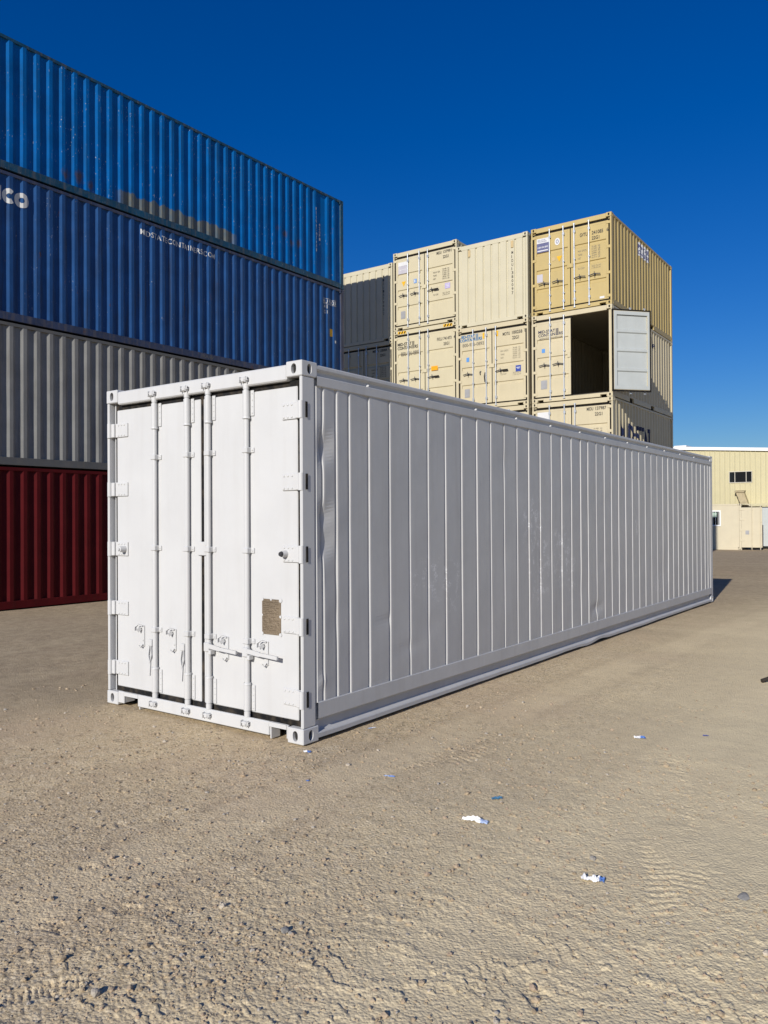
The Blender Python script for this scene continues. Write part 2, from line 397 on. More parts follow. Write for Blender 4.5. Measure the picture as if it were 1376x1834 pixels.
def build_ground():
    A0 = math.pi/2-yaw
    fine = np.linspace(-R(37), R(37), 640); coarse = np.linspace(R(37), 2*math.pi-R(37), 80)[1:-1]
    ang = np.concatenate([fine, coarse])+A0
    rad = np.concatenate([[0.4, 0.9, 1.4], 1.9*1.0036**np.arange(0, 480)])
    rad = np.concatenate([rad, rad[-1]*1.009**np.arange(1, 230)])
    rad = np.concatenate([rad, np.geomspace(rad[-1]*1.03, 900, 60)])
    rr, aa = np.meshgrid(rad, ang, indexing='ij')
    x = CX+rr*np.cos(aa); y = CY+rr*np.sin(aa)
    z = ground_h(x.ravel(), y.ravel(), rr.ravel()).reshape(x.shape)
    m, n = x.shape
    co = np.stack([x, y, z], -1).reshape(-1, 3)
    co = np.vstack([co, [[CX, CY, -0.012]]])
    i, j = np.meshgrid(np.arange(m-1), np.arange(n), indexing='ij'); j2 = (j+1) % n
    q = np.stack([i*n+j, (i+1)*n+j, (i+1)*n+j2, i*n+j2], -1).reshape(-1, 4)
    tri = np.stack([np.full(n, m*n), np.arange(n), (np.arange(n)+1) % n], -1)
    me = bpy.data.meshes.new('ground')
    me.vertices.add(len(co)); me.vertices.foreach_set('co', co.ravel())
    me.loops.add(q.size+tri.size); me.loops.foreach_set('vertex_index', np.concatenate([q.ravel(), tri.ravel()]))
    me.polygons.add(len(q)+len(tri))
    me.polygons.foreach_set('loop_start', np.concatenate([np.arange(len(q))*4, len(q)*4+np.arange(len(tri))*3]))
    me.polygons.foreach_set('use_smooth', np.ones(len(q)+len(tri), bool))
    me.update(calc_edges=True); me.validate()
    mt, t, b = nodes('dry_dirt'); L = t.links
    o = xyz(t)
    n1 = tex(t, 0.35, 5, rough=0.6); n2 = tex(t, 2.2, 6, rough=0.65); n3 = tex(t, 45, 4, rough=0.7); n4 = tex(t, 0.9, 5, stretch=(0.18, 1, 1), off=(3, 3, 0)); n5 = tex(t, 160, 3, rough=0.7)
    c = mixc(t, ramp(t, n1, 0.35, 0.68), (0.59, 0.455, 0.27), (0.72, 0.565, 0.335))
    c = mixc(t, ramp(t, n2, 0.42, 0.72, 0, 0.55), c, (0.48, 0.36, 0.228))
    c = mixc(t, ramp(t, n4, 0.48, 0.68, 0, 0.55), c, (0.51, 0.385, 0.245))
    c = mixc(t, ramp(t, n3, 0.35, 0.75, 0, 0.40), c, (0.70, 0.56, 0.37))
    c = mixc(t, ramp(t, n3, 0.45, 0.25, 0, 0.5), c, (0.34, 0.255, 0.165))
    c = mixc(t, ramp(t, n5, 0.62, 0.74, 0, 0.6), c, (0.60, 0.54, 0.43))
    c = mixc(t, ramp(t, n5, 0.38, 0.27, 0, 0.5), c, (0.19, 0.15, 0.11))
    def vor(sc, out):
        tc = N(t, 'ShaderNodeTexCoord'); v = N(t, 'ShaderNodeTexVoronoi', i_Scale=sc); t.links.new(tc.outputs['Object'], v.inputs['Vector']); return v.outputs[out]
    for sc, am in ((26, .22), (70, .36), (150, .40)):      # grit: every grain its own tone
        sp = N(t, 'ShaderNodeSeparateXYZ'); t.links.new(vor(sc, 'Color'), sp.inputs[0])
        c = mixc(t, ramp(t, sp.outputs[2], 0.93, 0.96, 0, am*1.9), c, (0.13, 0.10, 0.07)); c = mixc(t, ramp(t, sp.outputs[0], 0.55, 1.0, 0, am), c, (0.30, 0.235, 0.16)); c = mixc(t, ramp(t, sp.outputs[1], 0.7, 1.0, 0, am), c, (0.80, 0.70, 0.52))
    n8 = tex(t, 1.0, 4, stretch=(2.6, 0.10, 1), off=(1, 7, 0)); c = mixc(t, ramp(t, n8, 0.45, 0.7, 0, 0.35), c, (0.45, 0.345, 0.225))
    n10 = tex(t, 0.8, 5, off=(4, 9, 0)); tcr = N(t, 'ShaderNodeTexCoord'); mpr = N(t, 'ShaderNodeMapping', vector_type='POINT'); mpr.inputs['Rotation'].default_value = (0, 0, R(-33)); mpr.inputs['Scale'].default_value = (0.10, 1.6, 1)
    t.links.new(tcr.outputs['Object'], mpr.inputs[0]); ns = N(t, 'ShaderNodeTexNoise', i_Scale=1.0, i_Detail=6, i_Roughness=0.65); t.links.new(mpr.outputs[0], ns.inputs['Vector'])
    far = ramp(t, o[1], 4, 12); c = mixc(t, math_(t, 'MULTIPLY', ramp(t, ns.outputs['Fac'], 0.50, 0.62, 0, 0.55), far), c, (0.40, 0.30, 0.20)); c = mixc(t, math_(t, 'MULTIPLY', ramp(t, ns.outputs['Fac'], 0.46, 0.36, 0, 0.55), far), c, (0.80, 0.66, 0.44))
    c = mixc(t, ramp(t, n10, 0.55, 0.68, 0, 0.30), c, (0.40, 0.31, 0.21))
    n11 = tex(t, 6.5, 7, rough=0.78, off=(2, 5, 0)); c = mixc(t, ramp(t, n11, 0.55, 0.70, 0, 0.38), c, (0.32, 0.25, 0.17)); c = mixc(t, ramp(t, n11, 0.45, 0.32, 0, 0.35), c, (0.82, 0.68, 0.46))
    n9 = tex(t, 0.6, 4, off=(11, 2, 0)); c = mixc(t, ramp(t, n9, 0.5, 0.7, 0, 0.35), c, (0.56, 0.41, 0.285))
    for (a0, a1, a2, wd_) in ((0.70, .03, .002, .20), (2.35, .03, .002, .20), (3.6, -.22, .012, .22), (5.3, -.22, .012, .22), (-4.3, -.16, 0, .24), (-6.1, -.16, 0, .24)):     # wheel paths, packed paler
        cv = math_(t, 'ADD', math_(t, 'MULTIPLY', o[1], a1), math_(t, 'MULTIPLY', math_(t, 'MULTIPLY', o[1], o[1]), a2))
        dd_ = math_(t, 'ABSOLUTE', math_(t, 'SUBTRACT', math_(t, 'SUBTRACT', math_(t, 'ADD', o[0], math_(t, 'MULTIPLY', n2, 0.25)), a0+.12), cv))
        c = mixc(t, math_(t, 'MULTIPLY', ramp(t, dd_, wd_+.08, wd_-.06, 0, 0.42), ramp(t, n10, .35, .55)), c, (0.76, 0.62, 0.40))
        c = mixc(t, math_(t, 'MULTIPLY', ramp(t, math_(t, 'ABSOLUTE', math_(t, 'SUBTRACT', dd_, wd_+.10)), .07, .02, 0, 0.25), ramp(t, n2, .4, .6)), c, (0.36, 0.28, 0.19))
    lt = ramp(t, math_(t, 'ADD', math_(t, 'ADD', o[0], math_(t, 'MULTIPLY', o[1], 0.10)), math_(t, 'MULTIPLY', n1, 1.5)), 1.3, 3.8)
    c = mixc(t, math_(t, 'MULTIPLY', lt, 0.75), c, (0.82, 0.69, 0.43))
    # darker-toned lane beside the left stack
    nn = math_(t, 'MULTIPLY', math_(t, 'SUBTRACT', n2, 0.5), 2.6)
    ex = math_(t, 'ADD', math_(t, 'ADD', o[0], math_(t, 'MULTIPLY', o[1], -0.30)), nn)
    dm = ramp(t, ex, -1.0, -3.6)
    c = mixc(t, math_(t, 'MULTIPLY', dm, 0.66), c, mixc(t, ramp(t, n11, 0.36, 0.66), (0.22, 0.17, 0.115), (0.46, 0.37, 0.25)))
    L.new(c, b.inputs['Base Color']); b.inputs['Roughness'].default_value = 1.0; b.inputs['Specular IOR Level'].default_value = 0.0
    grit = math_(t, 'MULTIPLY', math_(t, 'SUBTRACT', 1.0, vor(70, 'Distance')), 1.0)
    b1 = N(t, 'ShaderNodeBump', i_Strength=0.45, i_Distance=0.008); L.new(n3, b1.inputs['Height'])
    b2 = N(t, 'ShaderNodeBump', i_Strength=0.5, i_Distance=0.004); L.new(n5, b2.inputs['Height']); L.new(b1.outputs[0], b2.inputs['Normal'])
    b3 = N(t, 'ShaderNodeBump', i_Strength=0.14, i_Distance=0.04); L.new(tex(t, 9, 6, rough=0.75), b3.inputs['Height']); L.new(b2.outputs[0], b3.inputs['Normal'])
    b4 = N(t, 'ShaderNodeBump', i_Strength=0.55, i_Distance=0.006); L.new(grit, b4.inputs['Height']); L.new(b3.outputs[0], b4.inputs['Normal'])
    L.new(b4.outputs[0], b.inputs['Normal'])
    me.materials.append(mt)
    g = bpy.data.objects.new('ground', me); COL.objects.link(g); tag(g, kind='structure')
    return g
build_ground()
def gz(x, y): return float(ground_h(np.array([x], float), np.array([y], float), np.array([math.hypot(x-CX, y-CY)]))[0])

# ------------------------------------------------------------------ corner fittings
def casting_mesh(name, m, dark, w=0.162, d=0.178, h=0.118):
    """box with an oval hole in the -y face and one in the +x face; origin at its outer lower corner (x=0 outer, y=0 outer)"""
    mb = MB(); n = 20
    def face(P, W0, H0, hw, hh, depth):
        ov = []; rc = []; bk = []
        for k in range(n):
            t = 2*math.pi*k/n; c_, s_ = math.cos(t), math.sin(t)
            sx = hw*c_; sz = hh*np.sign(s_)*abs(s_)**0.75 if abs(s_) > 1e-9 else 0
            kx = (W0/2)/max(abs(c_), 1e-9); kz = (H0/2)/max(abs(s_), 1e-9); q = min(kx, kz)
            ov.append((sx, sz)); rc.append((q*c_, q*s_))
        # make sure corners are present
        cs = [(W0/2, H0/2), (-W0/2, H0/2), (-W0/2, -H0/2), (W0/2, -H0/2)]
        for c_ in cs:
            k = min(range(n), key=lambda i: (rc[i][0]-c_[0])**2+(rc[i][1]-c_[1])**2); rc[k] = c_
        vs_ = [P(p, 0) for p in rc]+[P(p, 0) for p in ov]+[P(p, depth) for p in ov]
        mb.add(vs_, [(k, (k+1) % n, n+(k+1) % n, n+k) for k in range(n)]+[(n+k, n+(k+1) % n, 2*n+(k+1) % n, 2*n+k) for k in range(n)])
        return [P(p, depth*0.98) for p in ov]
    b = 0.006
    bk1 = face(lambda p, q: (-w/2+p[0], q, h/2+p[1]), w-2*b, h-2*b, 0.026, 0.039, 0.028)
    bk2 = face(lambda p, q: (-q, d/2+p[0], h/2+p[1]), d-2*b, h-2*b, 0.026, 0.039, 0.028)
    # rest of the shell with chamfered edges
    sh = MB(); sh.box(-w, 0, 0, d, 0, h, b)
    keep = []
    for q in sh.f:
        ps = [sh.v[i] for i in q]
        if len(q) == 4 and (all(abs(p[1]) < 1e-6 for p in ps) or all(abs(p[0]) < 1e-6 for p in ps)): continue
        keep.append(q)
    mb.add(sh.v, keep)
    me = mb.mesh(name); me.materials.append(m); me.materials.append(dark)
    # dark pockets behind the holes
    bm = bmesh.new(); bm.from_mesh(me)
    for bk in (bk1, bk2):
        fce = bm.faces.new([bm.verts.new(p) for p in bk]); fce.material_index = 1
    bm.to_mesh(me); bm.free(); return me
_cm = {}
def castings(root, m, key, L, W, H, x0=0.0):
    if key not in _cm: _cm[key] = casting_mesh('corner_fitting', m, M['void'])
    me = _cm[key]
    for sx in (0, 1):
        for sy in (0, 1):
            for sz in (0, 1):
                link(me, 'corner_fitting', root, (x0+(W if sx else 0), L if sy else 0, H if sz else 0), (1 if sx else -1, -1 if sy else 1, -1 if sz else 1))

# ------------------------------------------------------------------ corrugated wall
def corr_profile(starts, L0, L1, slope, outer, depth=0.040, out=0.0):
    """list of (s, offset); ribs stand out to `out`, valleys lie at out-depth. starts: s where each rib begins to rise"""
    p = [(L0, out-depth)]
    for s in sorted(starts):
        for ds, dd in ((0, -depth), (slope, 0), (slope+outer, 0), (2*slope+outer, -depth)):
            if L0 < s+ds < L1: p.append((s+ds, out+dd))
    p.append((L1, out-depth)); return p
def wall_mesh(name, prof, z0, z1, dent, m, parent, axis='y', at=0.0, sign=1, nz=14):
    """corrugated sheet; axis = direction of the run ('y' for side walls, 'x' for end walls)"""
    ps = []
    for (a0, d0), (a1, d1) in zip(prof[:-1], prof[1:]):
        k = max(1, int((a1-a0)/0.2)); ps += [(a0+(a1-a0)*i/k, d0+(d1-d0)*i/k) for i in range(k)]
    ps.append(prof[-1])
    s = np.array([p[0] for p in ps]); d = np.array([p[1] for p in ps]); z = np.linspace(z0, z1, nz)
    Z, Sg = np.meshgrid(z, s, indexing='ij'); D = np.broadcast_to(d, Z.shape)+dent(Sg, Z)
    if axis == 'y': P = np.stack([at+sign*D, Sg, Z], -1)
    else: P = np.stack([Sg, at+sign*D, Z], -1)
    return MB().grid(P, False).build(name, m, parent)
def dent_fn(seed, amp):
    def fn(s, z):
        s = np.asarray(s, float); z = np.asarray(z, float)
        return amp*(noise(s*1.3+seed*13.1, z*1.1+seed*3.3)+0.5*noise(s*4.1+seed, z*2.3+seed*7))
    return fn
flat0 = lambda s, z: np.zeros(np.broadcast(np.asarray(s), np.asarray(z)).shape)

# ------------------------------------------------------------------ door leaf of a dry container
HZ = (0.02, 0.33, 0.66, 0.955)
def leaf_profile(h, t):
    """(z, y) of the panel: three pressed channels"""
    p = [(t, 0.004)]
    for k in (0.72, 0.47, 0.23):
        zt = h*(1-k); zb = zt-0.115
        p += [(zb, 0.004), (zb+0.03, 0.034), (zt-0.02, 0.034), (zt, 0.004)]
    p.append((h-t, 0.004)); p.sort(key=lambda q: q[0]); return p
def leaf(parent, m, w, h, loc, bars, hz, hinge_side, bm_=None, rot=0.0, inner=None, grips=(), hang=(), nm='door', bar_m=None):
    """door leaf; local x 0..w, z 0..h, outer face y=0. bars: local x of locking bars, hz: handle height, hinge_side -1 left, +1 right"""
    mb = MB(); t = 0.062; vt = 0.07
    mb.box(0, vt, 0, 0.055, 0, h, 0.004).box(w-vt, w, 0, 0.055, 0, h, 0.004)
    mb.box(vt, w-vt, 0.002, 0.053, 0, t, 0.003).box(vt, w-vt, 0.002, 0.053, h-t, h, 0.003)
    pr = leaf_profile(h, t)
    P = np.array([[(vt, y, z), (w-vt, y, z)] for z, y in pr]); mb.grid(P, False)
    d = mb.build(nm, m, parent); d.location = loc; d.rotation_euler = (0, 0, rot)
    # rubber seal behind the leaf edges
    g = MB(); e_ = 0.045
    for q in ((-e_, w+e_, 0.012, 0.05, -e_, -.001), (-e_, w+e_, 0.012, 0.05, h+.001, h+e_), (-e_, -.001, 0.013, 0.049, -.001, h+.001), (w+.001, w+(e_ if hinge_side > 0 else .012), 0.013, 0.049, -.001, h+.001)): g.box(*q)
    g.build('gasket', M['black'], d)
    if inner:
        ib = MB(); P = np.array([[(vt, y+0.012, z), (w-vt, y+0.012, z)] for z, y in pr])
        ib.grid(P, False)
        ib.box(0.006, vt, 0.056, 0.062, 0.01, h-0.01, .002).box(w-vt-.02, w-.006, 0.056, 0.062, .01, h-.01, .002)
        ib.box(vt, w-vt-.02, .054, .06, .012, t+.05, .002).box(vt, w-vt-.02, .054, .06, h-t-.05, h-.012, .002)
        ib.build('inner_lining', inner, d)
    if hinge_side:
        for k in HZ:
            hb = MB(); zc = h*(1-k); a0, a1 = (-0.092, 0.055) if hinge_side < 0 else (w-0.055, w+0.092)
            if rot: a0, a1 = (w-0.055, w+0.03)
            hb.box(a0, a1, -0.014, -0.001, zc-0.055, zc+0.025, 0.004)
            xk = a0+0.02 if hinge_side < 0 else a1-0.02
            hb.cyl((xk, -0.006, zc-0.06), (xk, -0.006, zc+0.03), 0.014)
            hb.build('hinge', m, d)
    for i, bx in enumerate(bars):
        b = MB(); b.cyl((bx, -0.032, -0.10), (bx, -0.032, h+0.11), 0.0165, n=12)
        for z in (-0.105, h+0.085): b.box(bx-0.030, bx+0.034, -0.046, -0.012, z, z+0.03, 0.004)
        bo = b.build('locking_bar', M['galv'], d)
        for z in (0.10, 0.62 if hz > .8 else .35, h*0.52+.12, h-0.16):
            MB().box(bx-0.024, bx+0.040, -0.052, -0.0015, z, z+0.075 if z in (0.10, h-0.16) else z+0.035, 0.004).build('bar_bracket', M['galv'], d)
        s_ = -1 if hinge_side < 0 else 1
        hb = MB(); y = -0.060; zc = hz
        if i in hang:
            hb.bar([(bx-0.02, y, zc), (bx-0.05, y, zc-0.12), (bx-0.03, y, zc-0.30)], 0.022, 0.02, up=(1, 0, 0))
            hb.bar([(bx+s_*0.18, -0.02, zc+0.06), (bx+s_*0.22, -0.03, zc+0.04), (bx+s_*0.21, -0.02, zc-.05)], 0.02, 0.02)
        else:
            hb.bar([(bx, y+.01, zc-0.012), (bx+s_*0.17, y, zc+0.022), (bx+s_*0.34, y, zc-0.006)], 0.024, 0.018)
            hb.bar([(bx+s_*0.17, y-.012, zc-0.055), (bx+s_*0.17, y-.012, zc+0.075)], 0.016, 0.014, up=(1, 0, 0))
            hb.box(bx+s_*0.17-.022, bx+s_*0.17+.022, -0.05, -.001, zc-.02, zc+.02, .003)
        hb.build('handle', M['dark_steel'], d)
        if i in grips:
            MB().box(bx+s_*0.24 if s_ > 0 else bx-.42, bx+.42 if s_ > 0 else bx-.24, y-.018, y+.014, zc-.018, zc+.024, .006).build('grip', M['black'], d)
    return d

def fork_notch_beam(mb, x0, x1, y0, y1, z0, z1, notches, zn, ax='x', b=0.004):
    """beam with notches open at the bottom"""
    cur = x0
    for (n0, n1) in notches:
        mb.box(*((cur, n0, y0, y1) if ax == 'x' else (y0, y1, cur, n0)), z0, z1, b)
        mb.box(*((n0, n1, y0+.001, y1-.001) if ax == 'x' else (y0+.001, y1-.001, n0, n1)), zn, z1-.001, 0)
        cur = n1
    mb.box(*((cur, x1, y0, y1) if ax == 'x' else (y0, y1, cur, x1)), z0, z1, b)

def dry_container(label, loc, rot, L, W, H, m, fm, key, group, front='doors', seed=1, amp=0.002, starts=None, name='shipping_container', wall_m=None, pockets=True, vents=None, back='wall', x_open=False):
    """x 0..W, y 0..L, z 0..H; front is the y=0 end. returns the root"""
    root = thing(name, label, 'shipping container', loc, rot, group)
    castings(root, fm, key, L, W, H)
    wm = wall_m or m
    f_ = MB()
    # corner posts
    for xs in (0, 1):
        x_a = 0.004 if xs == 0 else W-0.004
        sg = 1 if xs == 0 else -1
        xa, xb = sorted((x_a, x_a+sg*0.045)); xc, xd = sorted((x_a+sg*0.045, x_a+sg*0.115))
        f_.box(xa, xb, 0.004, 0.15, 0.118, H-0.118, 0.004)
        f_.box(xc, xd, 0.062, 0.148, 0.118, H-0.118, 0.002)
        xa, xb = sorted((x_a, x_a+sg*0.10))
        f_.box(xa, xb, L-0.13, L-0.004, 0.118, H-0.118, 0.004)
    # headers and sills
    f_.box(0.162, W-0.162, 0.006, 0.11, H-0.150, H-0.012, 0.006)
    f_.box(0.162, W-0.162, L-0.10, L-0.006, H-0.110, H-0.012, 0.006)
    fork_notch_beam(f_, 0.162, W-0.162, 0.006, 0.13, 0.012, 0.122, [(0.18, 0.36), (W-0.36, W-0.18)], 0.075)
    fork_notch_beam(f_, 0.162, W-0.162, L-0.12, L-0.006, 0.012, 0.150, [(0.18, 0.36), (W-0.36, W-0.18)], 0.075)
    # side rails
    for xs in (0, 1):
        x0, x1 = (0.006, 0.066) if xs == 0 else (W-0.066, W-0.006)
        f_.box(x0, x1, 0.178, L-0.178, H-0.075, H-0.010, 0.004)
        nn = []
        if pockets and L < 7: nn = [(1.49, 1.85), (L-2.52+0.03, L-2.16+0.03)]
        fork_notch_beam(f_, 0.178, L-0.178, x0, x1, 0.014, 0.165, nn, 0.135, ax='y')
    f_.build('frame', fm, root)
    if pockets and L < 7:
        pk = MB()
        for (a0, a1) in [(1.49, 1.85), (L-2.49, L-2.13)]:
            pk.box(0.075, W-0.075, a0, a1, 0.02, 0.134)
        pk.build('fork_pocket', M['void'], root)
    if starts is None:
        pitch = 0.278; n = int((L-0.36)/pitch); off = (L-n*pitch)/2
        starts = [off+k*pitch for k in range(n)]
    prof = corr_profile(starts, 0.12, L-0.10, 0.068, 0.072)
    dn = dent_fn(seed, amp)
    wall_mesh('side_wall', prof, 0.165, H-0.075, dn, wm, root, 'y', W-0.008, 1)
    wall_mesh('side_wall', prof, 0.165, H-0.075, dent_fn(seed+50, amp), wm, root, 'y', 0.008, -1)
    MB().box(0.066, W-0.066, 0.11, L-0.10, H-0.035, H-0.02).build('roof', fm, root)
    MB().box(0.066, W-0.066, 0.13, L-0.12, 0.135, 0.165).build('floor', M['inside'], root)
    def endwall(y, sg):
        n = 8; pt = (W-0.30)/n
        pr = corr_profile([0.15+k*pt+.02 for k in range(n)], 0.10, W-0.10, 0.022, pt-0.075, 0.034)
        wall_mesh('end_wall', pr, 0.12 if sg < 0 else 0.15, H-0.11 if sg > 0 else H-.15, dent_fn(seed+20, amp*0.6), wm, root, 'x', y, sg)
    if front == 'wall': endwall(0.012, -1)
    if back == 'wall': endwall(L-0.012, 1)
    return root
LW = 1.105; LZ = 0.165
def doors(root, m, H, bars=(0.59, 1.02, 1.345, 1.785), hz=1.13, grips_r=(), hang_l=(), open_right=False, inner=None):
    h = H-LZ-0.235+0.02; xl = 0.100; xr = 1.233
    d1 = leaf(root, m, LW, h, (xl, 0.022, LZ), [b-xl for b in bars if b < 1.2], hz-LZ, -1, hang=hang_l)
    if open_right:
        piv = (2.438+0.03, -0.045, LZ)
        th = R(48)
        # hinge edge is local x=w; place the leaf so that this edge sits on the pivot
        d2 = leaf(root, m, LW, h, (0, 0, LZ), [b-xr for b in bars if b > 1.2], hz-LZ, 1, rot=1.0, inner=inner)
        ang = math.pi+th; d2.rotation_euler = (0, 0, ang)
        d2.location = (piv[0]-LW*math.cos(ang), piv[1]-LW*math.sin(ang), LZ)
    else:
        d2 = leaf(root, m, LW, h, (xr, 0.022, LZ), [b-xr for b in bars if b > 1.2], hz-LZ, 1, grips=grips_r)
        MB().box(1.12-xl, 1.215-xl+.09, -0.026, -0.004, H*0.5-LZ-.06, H*0.5-LZ+.06, .006).build('lock_box', m, d1)
    return d1, d2
def sticker(d, x0, x1, z0, z1, m, dx, y=-0.004, name='sticker', th=0.003):
    return MB().box(x0-dx, x1-dx, y, y+th, z0-LZ, z1-LZ).build(name, m, d)
XL, XR = 0.100, 1.233
def code(d, dx, words, m=None, name='lettering'):
    k = Ink()
    for (t, x, z, w, h) in words: k.text(t, x-dx, z-LZ, w, h, 0.02)
    return k.front(name, m or M['ink'], d)
def weights(d, dx, x=1.47, ztop=1.66, xc=1.87, gross='MAX GROSS', cu=1.13, m=None, step=0.10):
    k = Ink()
    for i, t in enumerate((gross, 'TARE', 'NET')): k.text(t, x-dx, ztop-0.03-step*i*1.05-LZ, (0.26, 0.13, 0.10)[i] if i else 0.26, 0.050, 0.0)
    k.text('CU CAP', x-dx, cu-LZ, 0.19, 0.05, 0.0)
    for i, (a_, b_) in enumerate((('30,480', 'KG'), ('67,200', 'LB'), ('2,220', 'KG'), ('4,890', 'LB'), ('28,260', 'KG'), ('62,310', 'LB'))):
        k.text(a_, xc-dx, ztop+.03-0.062*i-LZ, 0.15, 0.045, 0.0); k.text(b_, xc+.19-dx, ztop+.03-0.062*i-LZ, 0.06, 0.045, 0.0)
    k.text('33.2 CU M', xc-dx, cu+.01-LZ, 0.26, 0.045, 0.0); k.text('1,170 CU FT', xc-dx, cu-.05-LZ, 0.27, 0.04, 0.0)
    return k.front('weight_marking', m or M['ink_faint'], d)
def logo(d, dx, x, z, w, m, h=0.10, gap=0.02, bold=0.03, y=-0.002):
    """two-line company lettering with striped shared E"""
    k = logo_ink(x-dx, z-LZ, w, h, gap, bold); return k.front('lettering', m, d, y)
def logo_ink(x, z, w, h, gap, bold):
    k = Ink(); w1 = w*0.69; xs = x+w*0.715; ws = w*0.115
    k.text('MID-STAT', x, z+h+gap, w1, h, bold); k.text('CONTAIN', x, z, w1, h, bold)
    tot = 2*h+gap
    for i in range(7):
        zz = z+tot*i/6.6; k.rect(xs, xs+ws, zz, zz+tot*0.085)
    k.text('RS', x+w*0.85, z, w*0.15, h, bold); return k

# ------------------------------------------------------------------ left stack: four 40 ft containers
LX, LY, LYAW = -10.847, 13.945, 0.0143
ls = [(-0.049, 2.8185), (2.769, 2.834), (5.604, 2.945), (8.549, 2.627)]
L40 = 12.192
starts_std = [L40-0.517-0.279*k for k in range(41)]
def lst(gap=()): return [s for i, s in enumerate(starts_std) if i not in gap and s > 0.25]
def left_root(k): # local: x 0..W with visible face at x=W, y 0..L with the far end at L
    z, h = ls[k]
    dv = Vector((math.sin(LYAW), math.cos(LYAW))); pv = Vector((dv.y, -dv.x))
    o = Vector((LX, LY))-dv*L40-pv*2.438
    return (o.x, o.y, z), h-0.022 if k < 3 else h+0.02
gL = 'forty foot containers stacked on the left'
specs = [('oxide red shipping container at the foot of the left stack', 'red', 'red', ()), ('grey shipping container between the red and the navy one in the left stack', 'gray', 'gray_frame', ()),
         ('navy shipping container with white lettering under the bright blue one', 'navy', 'navy_frame', ()), ('bright blue rust marked shipping container on top of the left stack', 'blue', 'blue_frame', (2,))]
lroots = []
for k, (lb, mk, fk, gp) in enumerate(specs):
    lc, h = left_root(k)
    def shift_extra(): pass
    rt = dry_container(lb, lc, -LYAW, L40, 2.438, h, M[mk], M[fk], fk, gL, front='wall', seed=k+1, amp=0.0035 if mk in ('blue', 'navy') else 0.0028, starts=lst(gp), wall_m=M[mk])
    lroots.append((rt, h))
# material masks were written for s measured back from the far end
def side_prof(gp): return corr_profile(lst(gp), 0.12, L40-0.10, 0.068, 0.072, out=0.0)
SX = 2.438-0.008
def lz(k, z): return z-ls[k][0]
def drape_on(k, ink, name, m, seed, amp, gp=()):
    o = ink.drape(name, m, lroots[k][0], side_prof(gp), dent_fn(seed, amp)); o.location = (SX, 0, 0); return o
nav = Ink(); Yf = L40
nav.rect(Yf-10.56, Yf-10.365, lz(2, 7.935), lz(2, 8.215))
nav.ring(Yf-10.215, lz(2, 8.052), 0.128, 0.150, 0.048, 0.052, 48, 312)
nav.ring(Yf-9.955, lz(2, 8.048), 0.148, 0.148, 0.052, 0.052)
nav.text('MIDSTATECONTAINERS.COM', Yf-7.175, lz(2, 8.175), 2.20, 0.125, 0.008, 1.12)
drape_on(2, nav, 'lettering', M['ink_white'], 3, 0.0035)
ev = Ink(); ev.text('EU 9103', Yf-0.90, lz(2, 7.985), 0.52, 0.11, 0.01); ev.text('41', Yf-0.86, lz(2, 7.83), 0.12, 0.115, 0.01); ev.text('G1', Yf-0.86, lz(2, 7.68), 0.12, 0.1, 0.0)
ev.rect(Yf-0.93, Yf-0.33, lz(2, 7.962), lz(2, 7.972)); ev.rect(Yf-0.93, Yf-0.33, lz(2, 8.115), lz(2, 8.125)); ev.rect(Yf-0.335, Yf-0.325, lz(2, 7.97), lz(2, 8.12))
drape_on(2, ev, 'code_marking', M['ink_white'], 3, 0.0035)
st = Ink(); st.rect(Yf-0.62, Yf-0.50, lz(2, 7.05), lz(2, 7.27)); drape_on(2, st, 'sticker', M['yellow'], 3, 0.0035)
st = Ink(); st.rect(Yf-0.42, Yf-0.34, lz(2, 6.87), lz(2, 6.95)); drape_on(2, st, 'sticker', M['st_white'], 3, 0.0035)
rw = Ink(); rw.text('RAW', Yf-5.40, 0.05, 0.36, 0.075, 0.0)
o = MB().add([(2.438-0.004, x, z) for x, z in rw.v], rw.f).build('lettering', M['gray_frame'], lroots[2][0])
bl = Ink()
for i, t in enumerate('FSCU6285681'): bl.text(t, Yf-1.23, lz(3, 10.56-0.118*i), 0.055, 0.085, 0.0)
for i, t in enumerate('42GP1'): bl.text(t, Yf-1.06, lz(3, 10.16-0.105*i), 0.055, 0.08, 0.01)
drape_on(3, bl, 'lettering', M['ink_white'], 4, 0.0035, (2,))

# ------------------------------------------------------------------ right stack: four columns of 20 ft containers, doors towards the yard
RX, RY, RYAW = -3.8195, 17.1264, 0.0143
def rloc(xa, z, back=0.0):
    return (RX+xa*math.cos(RYAW)-back*math.sin(RYAW), RY+xa*math.sin(RYAW)+back*math.cos(RYAW), z)
gR = 'beige twenty foot containers stacked behind the white one'
L20 = 6.058
c1, c2, c3, c4 = -9.87, -7.395, -4.965, -2.418
def rc(lb, xa, z, m, seed, H=2.585, front='doors', **k):
    return dry_container(lb, rloc(xa, z), RYAW, L20, 2.438, H, m, m, m.name, gR, front=front, seed=seed, **k), H
# lowest row, hidden behind the white container from here
for i, (xa, nm) in enumerate(((c1, 'under the shaded doors'), (c2, 'under the tall container'), (c3, 'below the third column'), (c4, 'below the big navy letters'))):
    z = -0.10 if xa != c2 else -0.13
    rt, H = rc('plain beige container on the ground, '+nm, xa, z, M['beige'], 30+i, H=2.585)
    doors(rt, M['beige'], H)
    if xa in (c1, c2, c3):
        rt, H = rc('plain beige container in the second row, '+nm, xa, z+2.59, M['beige_c' if xa == c3 else 'beige'], 40+i, H=2.585 if xa != c2 else 2.56)
        doors(rt, M['beige'], H)
